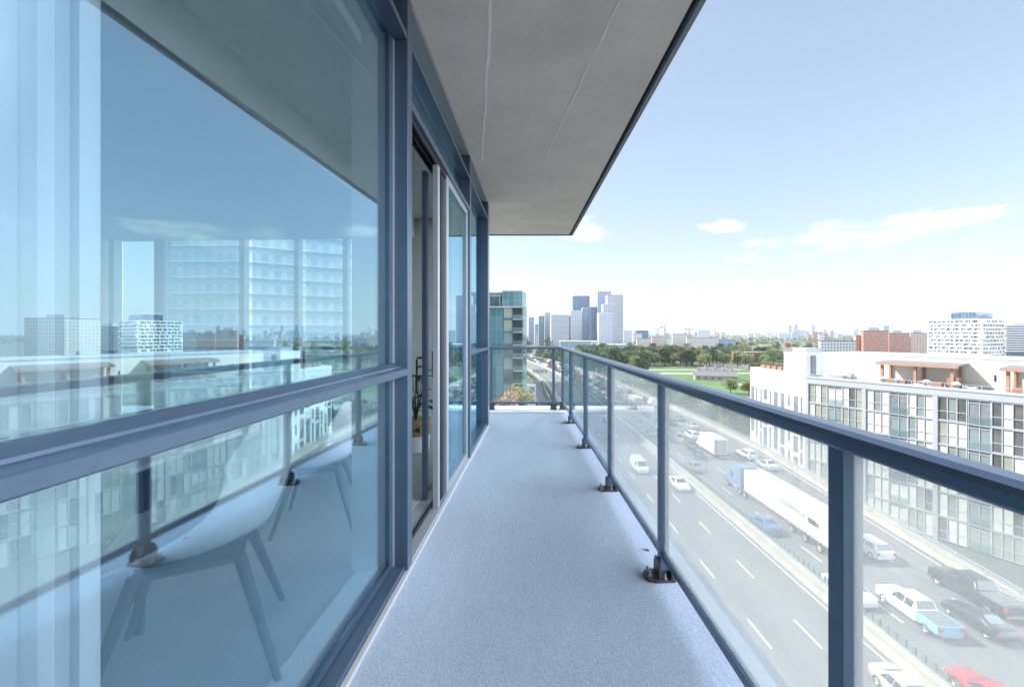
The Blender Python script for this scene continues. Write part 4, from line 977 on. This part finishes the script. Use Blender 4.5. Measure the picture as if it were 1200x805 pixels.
for b, a in zip(XX, XX[1:]):
    tp(MB().box(a + .023, b - .023, RD - .016, RD + .016, ZF + .10, ZF + .135), 'bottom_rail', 'rail')
    tp(MB().box(a + .026, b - .026, RD - .003, RD + .003, ZF + .136, ZF + 1.056), 'glass_panel', 'railglass_clear')

# ------------------------------------------------------------------ window wall
def wall_thing(name, label, cat, s):
    e = thing(name, label, cat, tuple(WT(s, 0, 0))); Im = Matrix.Translation(-WT(s, 0, 0))
    def q(mb, n, m, par=None, **k):
        o = mb.build(n, m, par or e, **k)
        if par is None: o.matrix_parent_inverse = Im
        return o
    return e, q
def W1(*a): return wbox(MB(), *a)
e, q = wall_thing('picture_window', 'large two-part window nearest the camera with a deep blue grey transom', 'window', 0)
q(W1(-3, 2.365, -.09, -.027, .001, .045), 'sill', 'frame', bevel=.003)
q(W1(-3, 2.30, -.115, -.091, .02, .075), 'bottom_rail', 'frame')
q(W1(-3, 2.30, -.103, -.097, .076, 1.098), 'lower_pane', 'glass')
q(W1(-3, 2.30, -.103, -.097, 1.167, 2.954), 'upper_pane', 'glass')
tr = MB(); pr = [(-.13, 1.10), (-.015, 1.10), (-.012, 1.104), (-.012, 1.133), (-.016, 1.137), (-.05, 1.143), (-.052, 1.150), (-.09, 1.165), (-.13, 1.166)]
tr.extrude(pr, WT(-3, 0, 0), WT(2.365, 0, 0), NW); q(tr, 'transom', 'frame')
tr = MB(); tr.extrude([(-.13, 2.955), (-.015, 2.955), (-.015, 2.99), (-.13, 3.0)], WT(-3, 0, 0), WT(2.365, 0, 0), NW); q(tr, 'top_transom', 'frame')
q(W1(-3, 2.30, -.103, -.097, 3.001, 3.205), 'top_pane', 'glass')
q(W1(-3, 2.365, -.13, -.02, 3.206, 3.249), 'head', 'frame_light')
q(W1(2.366, 2.45, -.105, -.012, .001, 3.205), 'mullion', 'frame', bevel=.003)
q(W1(2.30, 2.365, -.115, -.092, .046, 1.098), 'stile', 'frame'); q(W1(2.30, 2.365, -.115, -.092, 1.167, 2.954), 'stile', 'frame')
q(W1(2.345, 2.3655, -.0915, -.086, .046, 1.098), 'bead', 'frame_light'); q(W1(2.345, 2.3655, -.0915, -.086, 1.167, 2.954), 'bead', 'frame_light')
q(W1(2.30, 2.365, -.30, -.116, .03, 3.2), 'inner_jamb', 'white')
e, q = wall_thing('sliding_door', 'open glass sliding balcony door in a blue grey frame', 'door', 3)
q(W1(2.45, 4.50, -.20, -.02, .001, .03), 'track', 'frame_light'); q(W1(2.45, 4.50, -.10, -.085, .031, .06), 'track_rib', 'dark')
q(W1(2.451, 4.58, -.13, -.015, 2.62, 2.665), 'door_head', 'frame', bevel=.002)
for tt in (-.125, -.085, -.045): q(W1(2.451, 3.5, tt - .006, tt + .006, 2.585, 2.619), 'head_track', 'dark')
q(W1(2.47, 4.48, -.103, -.097, 2.666, 2.954), 'transom_pane', 'glass')
q(W1(2.451, 4.58, -.13, -.015, 2.955, 2.99), 'top_transom', 'frame'); q(W1(2.47, 4.48, -.103, -.097, 2.991, 3.205), 'top_pane', 'glass'); q(W1(2.366, 4.58, -.13, -.02, 3.206, 3.249), 'head', 'frame_light')
fx_ = q(W1(3.17, 3.235, -.075, -.035, .031, 2.584), 'fixed_stile', 'frame_light', bevel=.002)
q(W1(4.42, 4.50, -.075, -.035, .031, 2.619), 'fixed_stile', 'frame_light', bevel=.002)
q(W1(3.34, 3.43, -.078, -.05, .031, 2.584), 'centre_jamb', 'dark'); q(W1(3.47, 3.55, -.075, -.035, .031, 2.619), 'fixed_panel', 'frame_light', bevel=.002)
q(W1(3.551, 4.419, -.075, -.035, .031, .09), 'fixed_rail', 'frame_light'); q(W1(3.551, 4.419, -.075, -.035, 2.56, 2.619), 'fixed_rail', 'frame_light')
q(W1(3.551, 4.419, -.058, -.052, .091, 2.559), 'fixed_pane', 'glass')
q(W1(3.52, 3.59, -.155, -.115, .031, 2.60), 'sliding_stile', 'frame_light', bevel=.002)
q(W1(4.10, 4.17, -.155, -.115, .031, 2.60), 'sliding_stile', 'frame_light')
q(W1(3.591, 4.099, -.138, -.132, .09, 2.54), 'sliding_pane', 'glass_clear'); q(W1(3.591, 4.099, -.155, -.115, .031, .09), 'sliding_rail', 'frame_light'); q(W1(3.591, 4.099, -.155, -.115, 2.54, 2.6), 'sliding_rail', 'frame_light')
q(W1(3.185, 3.215, -.085, -.076, 1.0, 1.2), 'latch', 'dark'); q(W1(3.33, 3.39, -.20, -.165, .031, 2.60), 'screen_stile', 'frame')
h = MB(); h.tube([WT(3.36, -.201, 1.14), WT(3.36, -.245, 1.14), WT(3.36, -.25, 1.12), WT(3.36, -.25, .86), WT(3.36, -.245, .84), WT(3.36, -.201, .84)], .008, 8); q(h, 'handle', 'dark')
q(W1(4.50, 4.58, -.13, -.012, .001, 3.205), 'mullion', 'frame', bevel=.003)
e, q = wall_thing('corner_window', 'two-part window between the sliding door and the far corner post', 'window', 5.3)
q(W1(4.581, 6.08, -.12, -.027, .001, .06), 'sill', 'frame')
q(W1(4.60, 6.06, -.103, -.097, .061, 1.098), 'lower_pane', 'glass'); q(W1(4.60, 6.06, -.103, -.097, 1.14, 2.954), 'upper_pane', 'glass')
q(W1(4.581, 6.08, -.13, -.015, 1.10, 1.139), 'transom', 'frame', bevel=.002); q(W1(4.581, 6.08, -.13, -.015, 2.955, 2.99), 'top_transom', 'frame')
q(W1(4.60, 6.06, -.103, -.097, 2.991, 3.205), 'top_pane', 'glass'); q(W1(4.58, 6.25, -.13, -.02, 3.206, 3.249), 'head', 'frame_light')
q(W1(6.061, 6.08, -.2, -.092, .061, 3.2), 'stile', 'frame')
q(W1(6.081, 6.25, -.14, -.012, .001, 3.205), 'corner_post', 'frame', bevel=.003)
# end wall windows
EY = 6.12
e = thing('end_window', 'floor to ceiling window wall at the far end of the room', 'window', (-4, EY, ZF)); Im = Matrix.Translation((4, -EY, -ZF))
def q(mb, n, m, **k):
    o = mb.build(n, m, e, **k); o.matrix_parent_inverse = Im; return o
q(MB().box(-5.85, -1.78, EY, EY + .1, ZF + .02, ZF + .14), 'sill', 'frame_light'); q(MB().box(-5.85, -1.78, EY, EY + .1, ZF + 2.95, ZF + 3.2), 'head', 'white')
mx = [-5.85, -5.2, -3.98, -3.2, -2.5, -1.86]
for k, x in enumerate(mx): q(MB().box(x, x + (.14 if k == 1 else .07), EY - .01, EY + .11, ZF + .14, ZF + 2.95), 'mullion', 'frame_light')
for a, b in zip(mx, mx[1:]): q(MB().box(a + .15, b, EY + .05, EY + .056, ZF + .15, ZF + 2.94), 'pane', 'glass')

# ------------------------------------------------------------------ the room
ST = lambda mb, n, m: struct(mb, n, m)
ST(W1(-3, 6.05, -5.6, -.275, .002, .03), 'room_floor', 'wood')
ST(W1(-3, 2.365, -.274, -.117, .002, .05), 'room_floor_ledge', 'white')
ST(W1(2.45, 6.05, -.274, -.21, .002, .03), 'room_floor_threshold', 'wood')
ST(W1(-3, 6.0, -1.05, -.14, 2.96, 3.2), 'room_ceiling', 'wallin')
ST(W1(-3, 6.0, -5.6, -1.051, 2.68, 3.2), 'room_bulkhead', 'wallin')
ST(W1(-3.2, 6.2, -5.75, -5.61, 0, 3.2), 'room_wall_back', 'wallin')
ST(W1(-3.2, -3.05, -5.6, -.14, 0, 3.2), 'room_wall_rear', 'wallin')
ST(MB().box(-1.78, -.50, EY, EY + .14, ZF + .001, ZF + 3.2), 'room_wall_end', 'wallin')
v = thing('ceiling_vent', 'slotted grey air vent on the room ceiling near the window', 'vent', tuple(WT(3.5, -.62, 2.955)), -AW)
MB().box(-.09, .09, -.32, .32, -.01, 0.0).build('frame', 'bgrey', v); s = MB()
for k in range(7): s.box(-.07 + k * .021, -.062 + k * .021, -.29, .29, -.018, -.011)
s.build('slat', 'dark', v)
# vertical blinds
e, q = wall_thing('vertical_blind', 'white vertical blind bunched at the left side of the big window', 'blind', .6)
q(W1(-1.2, 2.28, -.30, -.24, 2.88, 2.95), 'headrail', 'white'); 
s_ = .93
rk = random.Random(6)
for k in range(20):
    w = .012 if k else .10
    a = MB(); n = 6; base = s_ - w / 2
    c0 = WT(base, -.27, 0); ang = R(rk.uniform(50, 112)) if k else R(14); d = UW * math.cos(ang) + NW * math.sin(ang); d2 = NW * math.cos(ang) - UW * math.sin(ang)
    pts = [(-.055 + .11 * i / n, .010 * math.sin(math.pi * i / n)) for i in range(n + 1)]
    for (p0, h0), (p1, h1) in zip(pts, pts[1:]):
        A = c0 + d * p0 + d2 * h0; B = c0 + d * p1 + d2 * h1
        lo, hi = Vector((0, 0, .08)), Vector((0, 0, 2.87)); th = d2 * .0015
        a.quad([A + lo, B + lo, B + hi, A + hi]); a.quad([A + lo + th, B + lo + th, B + hi + th, A + hi + th])
    q(a, 'slat', 'blind', smooth=False); s_ -= (.06 if k == 0 else rk.uniform(.018, .04))
# chairs
def chair(label, x, y, rz, sc=1):
    e = thing('dining_chair', label, 'chair', (x, y, ZF + .03), rz, 'dining chairs in the room')
    sh = MB(); nu, nv = 14, 12   # u across, v from front lip to back top
    def P(u, v, o=0):
        a = (u - .5) * 2
        if v < .5: k = v / .5; yb = .24 - .44 * k; zb = .43 - .05 * math.sin(k * math.pi); hw = .25 + .03 * k
        else: k = (v - .5) / .5; yb = -.20 - .10 * k ** .8 - .03 * k; zb = .43 + .39 * k ** 1.15; hw = .28 - .06 * k ** 2
        lift = .30 * abs(a) ** 2.4 * (math.sin(min(v * 1.3, 1) * math.pi * .5) if v < .5 else 1 - .85 * (v - .5) * 2)
        fwd = .14 * abs(a) ** 2.2 * (0 if v < .35 else min(1, (v - .35) / .25))
        return Vector((a * hw * (1 - (.12 * (max(0, v - .85) / .15) ** 2)), yb + fwd, zb + lift * .9 - .012 * 0 + (-.0)))
    for i in range(nu):
        for j in range(nv):
            sh.quad([P(i / nu, j / nv), P((i + 1) / nu, j / nv), P((i + 1) / nu, (j + 1) / nv), P(i / nu, (j + 1) / nv)])
    o = sh.build('seat_shell', 'shell', e, smooth=True); so_ = o.modifiers.new('solid', 'SOLIDIFY'); so_.thickness = .012; ss = o.modifiers.new('sub', 'SUBSURF'); ss.levels = 1; ss.render_levels = 1
    for sx in (-1, 1):
        for sy in (-1, 1):
            MB().tube([(sx * .14, sy * .13, .385), (sx * .245, sy * .245, 0)], [.020, .011], 10).build('leg', 'leg', e, smooth=True)
    MB().box(-.15, .15, -.14, .14, .37, .385).build('seat_frame', 'leg', e)
    e.scale = (sc, sc, sc); return e
chair('white moulded chair with dark legs nearest the camera behind the big window', -1.27, 1.70, R(118), 1.18)
chair('white moulded chair with dark legs second from the camera behind the window', -1.38, 2.98, R(105))
chair('white moulded chair with dark legs farthest into the room', -1.75, 4.35, R(100))
e = thing('dining_table', 'long dark legged dining table standing beyond the white chairs', 'table', (-2.0, 2.9, ZF + .03))
MB().box(-.42, .42, -1.15, 1.15, .72, .745).build('tabletop', 'white', e, bevel=.006)
for sx in (-1, 1):
    for sy in (-1, 1): MB().tube([(sx * .3, sy * .95, .715), (sx * .36, sy * 1.05, 0)], [.03, .018], 8).build('leg', 'leg', e)
# plant behind the open door
e = thing('potted_plant', 'leafy dark green houseplant in a woven basket and white pot inside the door', 'plant', (-1.12, 4.72, ZF + .03))
MB().lathe([(0, .0), (.125, .0), (.145, .02), (.155, .19), (0, .19)], 24).build('pot', 'white', e, smooth=True)
MB().lathe([(0, .191), (.157, .191), (.165, .36), (.15, .365), (0, .34)], 24).build('basket', 'basket', e, smooth=True)
MB().quad([(.02, -.172, .27), (.08, -.163, .235), (.08, -.163, .305)]).build('basket_motif', 'dark', e)
lf = MB(); rp = random.Random(2)
for k in range(46):
    a = rp.uniform(0, 6.28); h = rp.uniform(.42, .98); r0 = rp.uniform(.02, .20); c = Vector((math.cos(a) * r0, math.sin(a) * r0, h)); d = Vector((math.cos(a), math.sin(a), rp.uniform(-.5, .6))).normalized(); sd = d.cross(Vector((0, 0, 1))).normalized(); l, w = rp.uniform(.08, .14), rp.uniform(.035, .055)
    up_ = sd.cross(d) * .012
    lf.quad([c, c + d * l * .5 + sd * w + up_, c + d * l, c + d * l * .5]); lf.quad([c, c + d * l * .5, c + d * l, c + d * l * .5 - sd * w + up_])
lf.build('leaf', 'leaf', e, fix=False)['kind'] = 'stuff'
st_ = MB()
for k in range(9):
    a = k * .7; st_.tube([(0, 0, .33), (math.cos(a) * .06, math.sin(a) * .06, .6), (math.cos(a) * .12, math.sin(a) * .12, .85)], [.008, .006, .003], 5)
st_.build('stem', 'leaf', e)
bpy.context.view_layer.update()

# ------------------------------------------------------------------ haze
HB = MB().box(-1500, 4500, -60, 4600, GZ - 1, 150)
hz_ = bpy.data.materials.new('haze'); hz_.use_nodes = True; ht_ = hz_.node_tree; ht_.nodes.clear()
ho = ht_.nodes.new('ShaderNodeOutputMaterial'); hv = ht_.nodes.new('ShaderNodeVolumePrincipled'); hv.inputs['Density'].default_value = .00009; hv.inputs['Color'].default_value = (.9, .93, 1, 1)
ht_.links.new(hv.outputs[0], ho.inputs['Volume'])
tag(HB.build('haze', hz_), kind='stuff')
